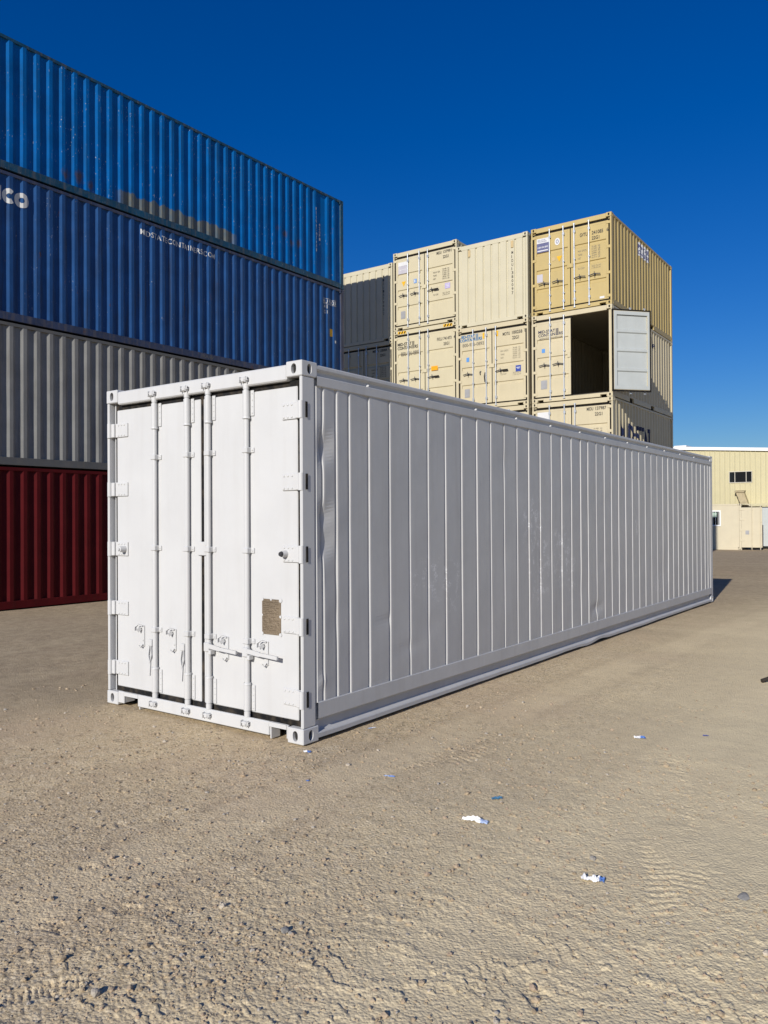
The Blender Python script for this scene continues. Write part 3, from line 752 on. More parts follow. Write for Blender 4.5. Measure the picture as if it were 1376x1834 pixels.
# column 1 (far left, mostly in shade)
rt, H = rc('shaded beige container with doors, second from top beside the blue stack', c1, 5.075, M['beige'], 51)
d1, d2 = doors(rt, M['beige'], H, hz=1.1)
code(d2, XR, [('MIDU 138004', 1.60, 2.24, 0.60, 0.09), ('0', 2.26, 2.25, 0.05, 0.09), ('22G1', 1.91, 2.08, 0.21, 0.09)])
weights(d2, XR, 1.55, 1.66, 1.90, 'MAX GR', 1.0, M['ink'])
rt, H = rc('beige container with plain ribbed end, top of the shaded far column', c1, 7.66, M['beige_b'], 52, front='wall')
k = Ink()
for i, t in enumerate('MIDU1379932'): k.text(t, 2.05, 2.14-0.125*i, 0.05, 0.085, 0.01)
k.front('lettering', M['ink'], rt, -0.001+0.006)
# column 2
rt, H = rc('tall beige container with black lettering and striped corners, below the lilac sticker one', c2, 5.045, M['beige'], 53, H=2.875)
d1, d2 = doors(rt, M['beige'], H, bars=(0.586, 1.034, 1.357), hz=0.85+0.35, grips_r=(0,))
logo(d1, XL, 0.150, 2.23, 0.80, M['ink'], 0.105, 0.02, 0.035)
code(d1, XL, [('800-936-0893', 0.275, 2.03, 0.74, 0.12)], M['ink_faint'], 'phone_number')
code(d2, XR, [('FXLU', 1.683, 2.34, 0.20, 0.10), ('741473', 1.92, 2.34, 0.30, 0.10), ('4', 2.30, 2.345, 0.045, 0.10), ('25G1', 1.925, 2.17, 0.21, 0.10)])
sticker(d2, 1.459, 1.704, 1.41, 1.55, M['orange'], XR)
for (a0, a1) in ((0.175, 0.50), (1.93, 2.26)):
    y_ = Ink().rect(a0, a1, H-0.125, H-0.035).front('stripe_sticker', M['yellow'], rt, 0.004)
    k = Ink()
    for i in range(3):
        q = a0+0.025+i*0.105; k.poly([(q, H-0.122), (q+.045, H-0.122), (q+.085, H-0.038), (q+.04, H-0.038)], [(0, 1, 2, 3)])
    k.front('stripe_marking', M['black'], rt, 0.002)
rt, H = rc('beige container with lilac sticker and three locking bars, top of its column', c2, 7.93, M['beige'], 54)
d1, d2 = doors(rt, M['beige'], H, bars=(0.586, 1.034, 1.357), hz=1.12, grips_r=(0,))
code(d2, XR, [('MIDU', 1.683, 2.23, 0.185, 0.095), ('137991', 1.93, 2.235, 0.31, 0.095), ('7', 2.315, 2.25, 0.04, 0.09), ('22G1', 1.92, 2.075, 0.21, 0.095)])
weights(d2, XR, 1.55, 1.68, 1.90, 'MAX GR', 0.93, M['ink'])
sticker(d1, 0.20, 0.548, 2.125, 2.25, M['st_white'], XL); sticker(d1, 0.20, 0.548, 1.865, 2.122, M['st_pale'], XL)
Ink().text('1-800-936-0893', 0.225-XL, 1.97-LZ, 0.30, 0.045, .01).front('lettering', M['st_white'], d1, -0.006)
def tri(d, dx, x0, x1, zt, zb):
    Ink().poly([(x0-dx, zt-LZ), ((x0+x1)/2-dx, zb-LZ), (x1-dx, zt-LZ)], [(0, 1, 2)]).front('warning_triangle', M['yellow'], d, -0.004)
tri(d1, XL, 0.326, 0.49, 1.60, 1.43)
sticker(d1, 0.806, 0.918, 1.467, 1.606, M['st_blue'], XL)
Ink().rect(.83-XL, .87-XL, 1.49-LZ, 1.585-LZ).front('sticker_mark', M['st_white'], d1, -.006)
sticker(d2, 1.989, 2.183, 1.086, 1.262, M['st_lilac'], XR)
k = Ink()
for i in range(3): k.rect(2.02-XR, 2.15-XR, 1.12+.045*i-LZ, 1.135+.045*i-LZ)
k.front('sticker_mark', M['st_white'], d2, -.006)
sticker(d1, 0.292, 0.469, 0.37, 0.616, M['grey_plate'], XL, name='data_plate')
# column 3
rt, H = rc('beige container with blue lettering and navy sticker under the blank ended one', c3, 5.075, M['beige_c'], 55)
d1, d2 = doors(rt, M['beige_c'], H, bars=(0.575, 1.03, 1.36), hz=1.10, grips_r=(0,), hang_l=(1,))
logo(d1, XL, 0.10, 2.14, 0.78, M['ink_blue'], 0.095, 0.015, 0.035)
code(d1, XL, [('800-936-0893', 0.187, 1.975, 0.76, 0.11)], M['ink_faint'], 'phone_number')
code(d2, XR, [('MOTU', 1.588, 2.155, 0.24, 0.10), ('100258', 1.90, 2.165, 0.34, 0.10), ('8', 2.31, 2.18, 0.05, 0.10), ('22G1', 1.906, 2.005, 0.22, 0.10)])
weights(d2, XR, 1.513, 1.70, 1.92, 'MAX GROSS', 0.965)
sticker(d1, 0.906, 0.96, 2.163, 2.34, M['yellow'], XL); sticker(d2, 1.377, 1.435, 2.173, 2.34, M['yellow'], XR)
sticker(d1, 0.327, 0.426, 1.502, 1.639, M['st_blue'], XL)
sticker(d2, 2.014, 2.186, 1.02, 1.205, M['st_navy'], XR)
k = Ink(); k.rect(2.04-XR, 2.16-XR, 1.13-LZ, 1.15-LZ).rect(2.06-XR, 2.14-XR, 1.10-LZ, 1.11-LZ); k.front('sticker_mark', M['st_white'], d2, -.006)
sticker(d1, 0.262, 0.439, 0.385, 0.65, M['grey_plate'], XL, name='data_plate')
rt, H = rc('pale beige container with sunlit blank ribbed end and vertical number, top row', c3, 7.66, M['beige_b'], 56, front='wall')
for (a0, a1) in ((0.421, 0.495), (1.889, 1.973)): MB().box(a0, a1, -0.012, 0.02, 2.19, 2.40, .006).build('vent_cover', M['vent'], rt)
k = Ink()
for i, t in enumerate('MIDU1380097'): k.text(t, 1.905, 2.0-0.122*i, 0.055 if t not in 'I1' else 0.018, 0.088, 0.01)
k.front('lettering', M['ink'], rt, 0.006)
# column 4 (right end, its side seen)
def rside(rt, ink, name, m, seed, amp=0.002):
    pitch = 0.278; n = int((L20-0.36)/pitch); off = (L20-n*pitch)/2
    pr = corr_profile([off+k_*pitch for k_ in range(n)], 0.12, L20-0.10, 0.068, 0.072)
    o_ = ink.drape(name, m, rt, pr, dent_fn(seed, amp)); o_.location = (SX, 0, 0); return o_
rt, H = rc('beige container with big navy letters on its side, under the open door one', c4, 2.49, M['beige_c'], 57)
d1, d2 = doors(rt, M['beige_c'], H, bars=(0.55, 1.01, 1.33), hz=1.1)
code(d2, XR, [('MIDU', 1.674, 2.235, 0.19, 0.095), ('137987', 1.93, 2.24, 0.31, 0.095), ('7', 2.315, 2.25, 0.04, 0.09), ('22G1', 1.91, 2.08, 0.22, 0.095)])
sticker(d1, 0.164, 0.52, 2.0, 2.30, M['st_white'], XL)
weights(d2, XR, 1.47, 1.66, 1.87)
k = Ink(); zt = 4.445-2.49
for t, a0, a1 in (('M', .66, 1.09), ('I', 1.20, 1.285), ('D', 1.39, 1.80), ('S', 2.07, 2.43), ('T', 2.47, 2.82), ('A', 2.80, 3.20), ('T', 3.22, 3.55)): k.text(t, a0, zt-0.62, a1-a0, 0.62, 0.03)
k.rect(1.86, 2.02, zt-0.34, zt-0.24)
rside(rt, k, 'lettering', M['ink_navy'], 57)
rt, H = rc('beige container with one door swung open showing its dark inside', c4, 5.08, M['beige_c'], 58)
d1, d2 = doors(rt, M['beige_c'], H, bars=(0.583, 1.01, 1.345, 1.785), hz=1.08, open_right=True, inner=M['door_grey'])
logo(d1, XL, 0.208, 1.935, 0.76, M['ink_navy'], 0.088, 0.018, 0.02)
code(d1, XL, [('MIDSTATECONTAINERS.COM', 0.24, 1.855, 0.71, 0.045)], M['ink_faint'], 'web_address')
sticker(d1, 0.313, 0.417, 1.464, 1.58, M['st_blue'], XL); sticker(d1, 0.281, 0.475, 0.392, 0.647, M['grey_plate'], XL, name='data_plate')
MB().box(1.11-XL, 1.20-XL, -.02, -.003, 1.24-LZ, 1.40-LZ, .004).build('lock_box', M['beige_c'], d1)
k = logo_ink(2.55, 2.0, 1.55, 0.14, 0.03, 0.03); rside(rt, k, 'lettering', M['ink_navy'], 58)
rt, H = rc('tan container with four locking bars and slate blue sticker, top right corner of the stack', c4, 7.665, M['tan'], 59)
d1, d2 = doors(rt, M['tan'], H, bars=(0.589, 1.012, 1.343, 1.78), hz=0.90)
code(d2, XR, [('GVTU', 1.505, 2.055, 0.225, 0.105), ('241085', 1.86, 2.055, 0.33, 0.105), ('6', 2.288, 2.06, 0.055, 0.105), ('22G1', 1.86, 1.905, 0.22, 0.10)])
weights(d2, XR, 1.443, 1.66, 1.85)
sticker(d1, 0.179, 0.558, 2.122, 2.262, M['st_white'], XL); sticker(d1, 0.179, 0.558, 1.85, 2.120, M['st_slate'], XL)
k = Ink(); k.text('MID-STATE', .21-XL, 2.195-LZ, .24, .035, .01).text('CONTAINERS', .21-XL, 2.15-LZ, .28, .035, .01); k.front('lettering', M['st_slate'], d1, -.006)
k = Ink(); k.text('1-800-936-0893', .20-XL, 1.975-LZ, .33, .05, .02).rect(.2-XL, .53-XL, 1.885-LZ, 1.915-LZ); k.front('lettering', M['st_white'], d1, -.006)
k = Ink(); k.ring(.822-XL, 2.075-LZ, .08, .105, .001, .001); k.front('sticker', M['st_white'], d1, -.004)
k = Ink(); k.ring(.822-XL, 2.075-LZ, .042, .06, .026, .04); k.front('sticker_mark', M['st_slate'], d1, -.006)
tri(d1, XL, .793, .968, 1.64, 1.475)
sticker(d1, .179, .36, .967, 1.205, M['st_pale'], XL); sticker(d2, 2.078, 2.213, .198, .258, M['st_white'], XR)
sticker(d1, .66, .75, 1.53, 1.635, M['vent'], XL)
k = Ink(); k.rect(2.42, 3.52, 2.02, 2.43); rside(rt, k, 'sign_panel', M['st_white'], 59)
k = Ink(); k.text('MID-STATE', 2.47, 2.25, 0.95, .13, .03).text('CONTAINERS', 2.47, 2.06, 1.0, .13, .03)
o = rside(rt, k, 'lettering', M['st_slate'], 59); o.location.x += 0.003

# ------------------------------------------------------------------ the white refrigerated container
root = thing('refrigerated_container', 'freshly painted white forty foot refrigerated container standing alone on the dirt', 'shipping container', (0, 0, 0))
Wm = M['white']; RW, RL, RH = 2.438, 12.192, 2.896
castings(root, Wm, 'white', RL, RW, RH, x0=-RW)
fr = MB()
for sg, x_ in ((1, -RW), (-1, 0.0)):            # front corner posts: outer flange, recessed web, inner lip
    def bx(a0, a1, *q): fr.box(*sorted((x_+sg*a0, x_+sg*a1)), *q)
    bx(0.004, 0.033, 0.004, 0.150, 0.118, RH-0.118, 0.008)
    bx(0.033, 0.062, 0.135, 0.148, 0.118, RH-0.118, 0.002)
    bx(0.060, 0.071, 0.052, 0.149, 0.118, RH-0.118, 0.003)
    bx(0.004, 0.120, RL-0.14, RL-0.004, 0.118, RH-0.118, 0.008)
fr.box(-RW+0.162, -0.162, 0.004, 0.13, 2.756, 2.876, 0.010)
for q in (-RW+.02, -.06): fr.box(q, q+.04, 0.15, 0.20, .118, RH-.118)
for q in ((-RW+.162, -2.19), (-1.985, -.365), (-.178, -.162)): fr.box(q[0], q[1], .03, .12, .03, .095)
fork_notch_beam(fr, -RW+0.162, -0.162, 0.004, 0.029, 0.022, 0.128, [(-2.19, -1.99), (-0.36, -0.178)], 0.092, b=0.006)
for xx in (-1.99, -0.362): fr.box(xx, xx+.012, 0.02, 0.12, -0.006, 0.09, 0.002)
fr.box(-RW+.12, -.12, RL-.10, RL-.006, 0.02, RH-.02, .006)
fr.build('frame', Wm, root)
# long side: rails and the ribbed skin
def rail(prof, name, m, wav=0.0, n=160):
    ys = np.linspace(0.165, RL-0.165, n); P = np.zeros((n, len(prof), 3))
    for i, (px, pz) in enumerate(prof):
        k = wav if i >= len(prof)-4 else 0
        P[:, i, 0] = px+k*0.6*noise(ys*1.1+4, 0*ys+i*.1)
        P[:, i, 1] = ys
        P[:, i, 2] = pz+k*(noise(ys*0.9+2, 0*ys+i*.07)+0.5*noise(ys*3.1, 0*ys+i*.03))+(0.022*np.exp(-((ys-6.05)/.22)**2)-0.012*np.exp(-((ys-5.6)/.25)**2) if k else 0)
    mb = MB(); mb.grid(P, False); return mb.build(name, m, root)
top_prof = [(-0.10, 2.884), (-0.028, 2.886), (-0.008, 2.882), (0.0, 2.872), (0.001, 2.850), (-0.004, 2.838), (-0.020, 2.830), (-0.022, 2.800), (-0.014, 2.796), (0.004, 2.794), (0.008, 2.789), (0.008, 2.722), (0.004, 2.715), (-0.03, 2.714)]
rail(top_prof, 'top_rail', M['white_shaded'])
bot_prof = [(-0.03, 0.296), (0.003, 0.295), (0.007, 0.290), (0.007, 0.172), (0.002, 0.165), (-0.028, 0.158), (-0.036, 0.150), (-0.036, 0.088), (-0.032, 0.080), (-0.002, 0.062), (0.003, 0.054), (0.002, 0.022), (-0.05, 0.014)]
rail(bot_prof, 'bottom_rail', M['white_shaded'], 0.006)
bm_ = MB().dome((-0.006, 0, 2.806), 0.011, '+x', 0.012).box(-.02, -.001, -.010, .010, 2.797, 2.811).mesh('rail_bolt'); bm_.materials.append(Wm)
for k in range(12): link(bm_, 'rail_bolt', root, (0, 0.83+0.912*k, 0))
ribs = [0.253, 0.416, 0.579, 0.841, 1.137, 1.447, 1.751, 2.057, 2.363, 2.665, 2.963, 3.266, 3.574, 3.871, 4.176, 4.483, 4.79, 5.095, 5.40, 5.652, 5.95, 6.25, 6.53, 6.82, 7.115, 7.41, 7.715, 8.015, 8.318, 8.62, 8.92, 9.22, 9.51, 9.81, 10.11, 10.41, 10.71, 11.01, 11.31, 11.604, 11.814, 11.985]
pr = [(0.155, -0.020), (0.170, -0.002)]; rr_ = random.Random(5)
for y in ribs:
    e0, e1 = rr_.uniform(-.0016, .0016), rr_.uniform(-.0012, .0012)
    pr += [(y-0.032, -0.0042+e0), (y-0.022, -0.0135), (y-0.010, -0.0135), (y-0.001, -0.0005+e1), (y+0.005, 0.0010+e1), (y+.016, .0012+e1)]
pr += [(12.03, -0.002)]
D = [(0.245, 2.26, .05, .11, -.030), (0.25, 1.72, .045, .09, -.026), (0.25, 1.52, .04, .12, -.028), (0.33, 1.30, .06, .2, -.012), (0.235, 0.45, .03, .05, .010), (0.36, .9, .08, .12, -.006),
     (1.07, 0.83, .035, .05, -.016), (1.40, .55, .1, .06, -.006), (1.85, .7, .1, .08, -.007), (5.93, .47, .10, .07, -.018), (5.5, .75, .15, .15, -.006), (11.7, .5, .06, .2, -.02), (11.9, .4, .05, .2, .012), (3.28, 2.3, .1, .12, -.004), (9.0, .8, .2, .3, -.006), (0.74, .5, .03, .35, .007)]
def skin_dent(s, z):
    s = np.asarray(s, float); z = np.asarray(z, float)
    o_ = 0.0024*noise(s*1.6+3, z*0.8+8)+0.0011*noise(s*5+1, z*2.2+3)+0.0006*noise(s*9+1, z*5+3)
    for (cy, cz, ry, rz, am) in D: o_ = o_+am*np.exp(-((s-cy)/ry)**2-((z-cz)/rz)**2)
    return o_*sst(0.30, 0.36, z)*sst(2.70, 2.62, z)
wall_mesh('side_panel', pr, 0.290, 2.718, skin_dent, M['white_shaded'], root, 'y', 0.0, 1, nz=90)
# far sides, roof, floor
MB().box(-RW+.004, -RW+.03, .15, RL-.14, .02, 2.88).build('side_panel', Wm, root)
MB().box(-RW+.03, -.03, .13, RL-.10, 2.85, 2.882).build('roof', Wm, root)
MB().box(-RW+.03, -.05, .12, RL-.10, .115, .15).build('floor', M['gasket'], root)
# doors
YD = 0.050; DZ0, DZ1 = 0.160, 2.714
seam = -1.172
gk = MB(); gk.box(-RW+.072, -.072, YD+.007, YD+.055, DZ0-.045, DZ1+.045); gk.build('gasket', M['gasket'], root)
def reefer_door(x0, x1, hs, bars):
    d = MB().box(x0, x1, YD, YD+.058, DZ0, DZ1, .008).build('door', Wm, root)
    for zc in (2.525, 1.980, 1.430, 0.885, 0.335):
        h = MB(); a0, a1 = (x0-.070, x0+.172) if hs < 0 else (x1-.150, x1+.070)
        h.box(a0, a1, -.004 if False else YD-.013, YD-.0005, zc-.064, zc+.064, .004)
        xk = a0+.012 if hs < 0 else a1-.020
        xk = a0+.008 if hs < 0 else a1-.004
        h.cyl((xk, .014, zc-.066), (xk, .014, zc+.066), .021, n=16)
        h.box(*((xk, x0-.002) if hs < 0 else (x1+.002, xk)), .018, YD-.014, zc-.063, zc+.063, .004)
        for i in range(3):
            xx = (x0+.045+.042*i) if hs < 0 else (x1-.045-.042*i)
            for zz in (zc-.047, zc+.047): h.dome((xx, YD-.013, zz), .0095, '-y', .008)
        h.build('hinge', Wm, d, sharp=35)
        if hs > 0: MB().box(.0005, .0022, .040, .064, zc-.060, zc+.060).build('hinge_recess_shade', M['gasket'], d)  # thin dark plate on the post, painted shade of a hinge notch
    for bxx, mode in bars:
        y = YD-.029
        b = MB(); b.cyl((bxx, y, .10), (bxx, y, 2.80), .0215, n=18)
        for z0, z1 in ((2.515, 2.722), (.178, .382)):
            b.cyl((bxx, y, z0), (bxx, y, z1), .0290, n=20)
            ze = z0-.016 if z0 > 1 else z1
            b.cyl((bxx, y, ze), (bxx, y, ze+.016), .034, .031, n=20)
        b.cyl((bxx, y, 2.735), (bxx, y, 2.775), .026, n=16); b.cyl((bxx, y, .13), (bxx, y, .168), .026, n=16)
        bo = b.build('locking_bar', Wm, d, sharp=35)
        for z0, z1 in ((2.52, 2.725), (.175, .38)):
            hs_ = MB(); hs_.box(bxx+.026, bxx+.064, YD-.010, YD-.001, z0, z1, .003)
            for q in range(4): hs_.dome((bxx+.050, YD-.010, z0+.025+q*(z1-z0-.05)/3), .008, '-y', .006)
            hs_.build('bar_bracket', Wm, d)
        for z in (2.225, 1.425, .705):
            hs_ = MB(); hs_.box(bxx-.030, bxx+.030, YD-.056, YD-.001, z, z+.046, .006); hs_.box(bxx+.026, bxx+.062, YD-.010, YD-.001, z+.002, z+.044, .003)
            hs_.dome((bxx+.047, YD-.010, z+.023), .009, '-y', .007); hs_.build('bar_bracket', Wm, d)
        cm = MB()
        for zc, sg in ((2.808, 1), (.082, -1)):
            for dx in (-.036, .030): cm.box(bxx+dx, bxx+dx+.009, -.030, .006, zc-.026, zc+.022, .003)
            cm.box(bxx-.018, bxx+.019, -.026, .004, zc-.020, zc+.016, .005)
            cm.cyl((bxx-.046, -.016, zc+.004), (bxx+.052, -.016, zc+.004), .006, n=8)
            cm.box(bxx+.040, bxx+.052, -.026, -.004, zc-.012, zc+.018, .003)
        cm.build('cam_keeper', Wm, d)
        hd = MB(); hy = YD-.062
        if mode == 'hang':
            hd.box(bxx-.075, bxx-.026, hy+.012, hy+.036, .58, .64, .005)
            hd.bar([(bxx-.056, hy+.022, .585), (bxx-.068, hy+.018, .50), (bxx-.050, hy+.016, .43)], .008, .016, up=(1, 0, 0))
            hd.bar([(bxx-.038, hy+.022, .585), (bxx-.028, hy+.018, .50), (bxx-.050, hy+.016, .43)], .008, .016, up=(1, 0, 0))
            hd.bar([(bxx-.050, hy+.016, .44), (bxx-.058, hy+.014, .32)], .024, .012, up=(1, 0, 0))
            kx = bxx-.205
        else:
            hd.box(bxx-.027, bxx+.034, hy-.004, hy+.036, .605, .680, .006)
            hd.bar([(bxx+.03, hy+.004, .655), (bxx+.17, hy, .640)], .036, .014)
            hd.bar([(bxx+.16, hy, .642), (bxx+.37, hy-.008, .632)], .028, .018)
            hd.box(bxx+.025, bxx+.055, hy+.0, hy+.05, .585, .62, .003)
            kx = bxx+.185
        hd.build('handle', Wm, d)
        kp = MB(); kd = YD-.001
        zk = .70 if mode == 'hang' else .69
        kp.box(kx+.002, kx+.026, kd-.010, kd, zk-.14, zk+.05, .004)
        kp.bar([(kx+.016, kd-.016, zk+.045), (kx-.03, kd-.030, zk+.055), (kx-.058, kd-.040, zk+.035), (kx-.062, kd-.038, zk+.0)], .018, .008, up=(0, 1, 0))
        kp.bar([(kx-.02, kd-.012, zk+.02), (kx-.03, kd-.04, zk+.0)], .03, .012)
        kp.cyl((kx+.012, kd, zk-.085), (kx+.012, kd-.016, zk-.085), .008, n=8)
        kp.bar([(kx+.02, kd-.02, zk-.12), (kx+.004, kd-.030, zk-.145), (kx-.016, kd-.034, zk-.13)], .015, .007, up=(0, 1, 0))
        kp.build('handle_keeper', Wm, d)
    return d
DL = reefer_door(-2.348, seam-.017, -1, [(-1.762, 'hang'), (-1.328, 'hang')])
DR = reefer_door(seam+.017, -.090, 1, [(-1.062, 'shut'), (-.612, 'shut')])
MB().box(-1.215, -1.092, YD-.016, YD-.001, 1.395, 1.510, .004).dome((-1.108, YD-.016, 1.42), .009, '-y').dome((-1.108, YD-.016, 1.485), .009, '-y').build('seam_plate', Wm, DR)
MB().cyl((-2.215, YD-.012, 1.430), (-2.215, YD-.075, 1.430), .030, .027).cyl((-2.215, YD-.075, 1.430), (-2.215, YD-.088, 1.430), .014).build('door_bumper', Wm, DL)
MB().cyl((-.205, YD-.012, 1.430), (-.205, YD-.060, 1.430), .028, .024).build('door_bumper', Wm, DR)
MB().cyl((-.205, YD-.060, 1.430), (-.205, YD-.078, 1.430), .022, .016).build('bumper_stud', M['dark_steel'], DR)
pl = MB(); pl.box(-.470, -.268, YD-.005, YD-.001, .795, 1.072, .001); dp = pl.build('data_plate', M['plate'], DR); tag(dp, 'worn brown metal data plate')
wb = MB()
for (x, z, r_) in ((-.466, 1.068, .014), (-.270, 1.066, .017), (-.468, .800, .014), (-.272, .800, .015), (-.372, 1.070, .010), (-.468, .945, .009), (-.271, .94, .012)):
    wb.cyl((x, YD-.0062, z), (x, YD-.004, z), r_, n=7)
wb.build('paint_blot', Wm, dp)
tl = Ink()
for i in range(16):
    z = 1.045-i*.0145; x = -.455
    while x < -.30:
        w = random.uniform(.012, .05)
        if random.random() < .62: tl.rect(x, min(x+w, -.285), z, z+.0045)
        x += w+.008
tl.front('engraved_lines', paint('plate_engraving', (.10, .075, .05), .6, .3), dp, YD-.0066)

# ------------------------------------------------------------------ cream office container, pale container and building in the distance
oy = 42.8; ox = -5.817; ozb = float(ground_base(np.array([ox]), np.array([oy]))[0])-.03
oL = 6.06
rt = thing('office_container', 'cream office container with white framed window and doors open at its end', 'office container', (ox-oL, oy, ozb))
oh = 2.60; om = M['office']
def cast_end(r_, L_, W__, H_):
    if 'office' not in _cm: _cm['office'] = casting_mesh('corner_fitting', om, M['void'])
    for sx in (0, 1):
        for sy in (0, 1):
            for sz in (0, 1): link(_cm['office'], 'corner_fitting', r_, (L_ if sx else 0, W__ if sy else 0, H_ if sz else 0), (1 if sx else -1, -1 if sy else 1, -1 if sz else 1))
cast_end(rt, oL, 2.438, oh)
b = MB(); wx0, wx1, wz0, wz1 = oL-1.72, oL-1.15, 1.42, 2.17   # window opening
for q in ((.12, wx0, .17, oh-.1), (wx1, oL-.12, .17, oh-.1), (wx0, wx1, .17, wz0), (wx0, wx1, wz1, oh-.1)): b.box(q[0], q[1], .02, .08, q[2], q[3])
b.box(.12, oL-.12, 2.36, 2.42, .17, oh-.1); b.box(.02, .08, .1, 2.34, .1, oh-.05); b.box(.1, oL-.05, .1, 2.34, oh-.06, oh-.03); b.box(.1, oL-.05, .1, 2.34, .1, .15)
b.build('body', om, rt)
b = MB()
for x0 in (.004, oL-.11): b.box(x0, x0+.106, .005, .12, .118, oh-.118, .005); b.box(x0, x0+.106, 2.32, 2.433, .118, oh-.118, .005)
b.box(.178, oL-.178, .006, .09, .02, .168, .006); b.box(.178, oL-.178, .006, .09, oh-.10, oh-.01, .006); b.box(.178, oL-.178, 2.35, 2.432, .02, .168); b.box(.178, oL-.178, 2.35, 2.432, oh-.10, oh-.01)
b.build('frame', om, rt)
w = MB()
for q in ((wx0-.07, wx1+.07, wz0-.07, wz0), (wx0-.07, wx1+.07, wz1, wz1+.07), (wx0-.07, wx0, wz0, wz1), (wx1, wx1+.07, wz0, wz1)): w.box(q[0], q[1], -.012, .06, q[2], q[3])
wf = w.build('window', M['trim'], rt)
MB().box(wx0, wx1, .05, .06, wz0, wz1).build('pane', GL, wf)
for i in range(4): MB().cyl((wx0+.08+i*.14, .02, wz0), (wx0+.08+i*.14, .02, wz1), .012, n=8).build('window_bar', M['trim'], wf)
w = MB(); w.box(wx0+.05, wx1-.15, .04, .048, 1.86, 2.12); w.build('pane_sheet', paint('pale_green_sheet', (.30, .42, .34), .8, .2), wf)  # pale green sheet over the upper part of the pane
def office_door(name, at_y, ang, face):
    d = MB(); h_ = 2.22
    d.box(0, 1.06, -.03, .03, 0, h_, .006)
    o_ = d.build(name, face, rt); o_.location = (oL+.0, at_y, .17); o_.rotation_euler = (0, 0, ang)
    g_ = MB(); g_.box(-.02, .004, -.02, .02, .01, h_-.01); g_.box(.0, 1.06, -.01, .02, h_, h_+.05); g_.build('gasket', M['black'], o_)
    for z in (2.12, 1.56, .97, .40):
        MB().box(-.10, .16, -.045, -.031, z-.06, z+.06, .004).build('hinge', face, o_)
    for x in (.54, .98):
        q = MB(); q.cyl((x, -.05, -.12), (x, -.05, h_+.12), .022, n=10)
        for z in (.1, .75, 1.4, 2.05): q.box(x-.03, x+.05, -.06, -.03, z, z+.06)
        q.build('locking_bar', face, o_)
    return o_
d = office_door('door', 0.03, 0.0, om)
MB().box(.21, .40, -.036, -.031, .72, .94).build('data_plate', M['grey_plate'], d)
office_door('door', 2.40, R(8), M['door_grey'])
# pale yellow container behind
g2 = float(ground_base(np.array([0.]), np.array([47.]))[0])-.01
rt = dry_container('pale yellow container parked close behind the cream office container', (-6.9, 46.1, g2), 0, 6.058, 2.438, 2.64, M['bldg'], M['bldg'], 'bldg', None, front='wall', seed=77)

by = 50.0; K = (by-CY)/(45.073-CY)
def wx(x): return CX+(x-CX)*K
def wz(z): return CZ+(z-CZ)*K
gb = float(ground_base(np.array([0.]), np.array([by]))[0])-.05
rt = thing('metal_building', 'pale yellow ribbed metal building with white roof edge and strip window', 'building', (0, by, gb))
ridge_x = wx(-10.0); slope = 0.0675; ridge_z = wz(5.77)+(wx(-9.02)-ridge_x)*slope-gb
x_l, x_r = ridge_x-14, 14.0
def top_at(x): return ridge_z-abs(x-ridge_x)*slope
wl, wr, wb_, wt = wx(-6.921), wx(-5.694), wz(3.681)-gb, wz(4.305)-gb
mb = MB(); pit = 0.305; x = x_l
def seg(x0, x1, y, zb, zt0, zt1): mb.add([(x0, y, zb), (x1, y, zb), (x1, y, zt1), (x0, y, zt0)], [(0, 1, 2, 3)])
xs = []
while x < x_r:
    for dx, y in ((0, 0), (.035, -.032), (.065, -.032), (.10, 0), (.155, 0), (.165, -.008), (.18, -.008), (.19, 0), (.215, 0), (.225, -.008), (.24, -.008), (.25, 0)): xs.append((x+dx, y))
    x += pit
for (a0, y0), (a1, y1) in zip(xs[:-1], xs[1:]):
    def q(zb0, zt0, zt1): mb.add([(a0, y0, zb0), (a1, y1, zb0), (a1, y1, zt1), (a0, y0, zt0)], [(0, 1, 2, 3)])
    mid = (a0+a1)/2
    if wl < mid < wr: q(0, wb_, wb_); q(wt, top_at(a0), top_at(a1))
    else: q(0, top_at(a0), top_at(a1))
mb.build('wall', M['bldg'], rt)
mb = MB(); mb.box(x_l, x_r, 20, 20.2, 0, top_at(x_r)); mb.box(x_r-.1, x_r, .05, 20, 0, top_at(x_r)-.02); mb.box(x_l, x_l+.1, .05, 20, 0, top_at(x_l)-.02); mb.build('wall', M['bldg'], rt)
mb = MB()
for s0, s1 in ((x_l-.2, ridge_x), (ridge_x, x_r+.2)):
    z0, z1 = top_at(s0), top_at(s1)
    mb.add([(s0, -.10, z0), (s1, -.10, z1), (s1, -.10, z1+.12), (s0, -.10, z0+.12), (s0, 20.3, z0), (s1, 20.3, z1), (s1, 20.3, z1+.12), (s0, 20.3, z0+.12)], [(0, 1, 2, 3), (4, 7, 6, 5), (0, 4, 5, 1), (3, 2, 6, 7), (0, 3, 7, 4), (1, 5, 6, 2)])
ro = mb.build('roof', M['trim'], rt)
mb = MB()
for s0, s1 in ((x_l-.2, ridge_x-.001), (ridge_x+.001, x_r+.2)):
    z0, z1 = top_at(s0)-.06, top_at(s1)-.06
    mb.add([(s0, -.16, z0), (s1, -.16, z1), (s1, -.16, z1+.20), (s0, -.16, z0+.20), (s0, -.10, z0), (s1, -.10, z1), (s1, -.10, z1+.20), (s0, -.10, z0+.20)], [(0, 1, 2, 3), (4, 7, 6, 5), (0, 4, 5, 1), (3, 2, 6, 7), (0, 3, 7, 4), (1, 5, 6, 2)])
mb.build('roof_trim', M['trim'], ro)
MB().box(ridge_x-.05, ridge_x+.75, -.18, 20.3, ridge_z+.06, ridge_z+.20, .02).build('ridge_cap', M['trim'], ro)
w = MB(); fw = .03; m1 = wl+(wr-wl)*.25; m2 = wl+(wr-wl)*.75
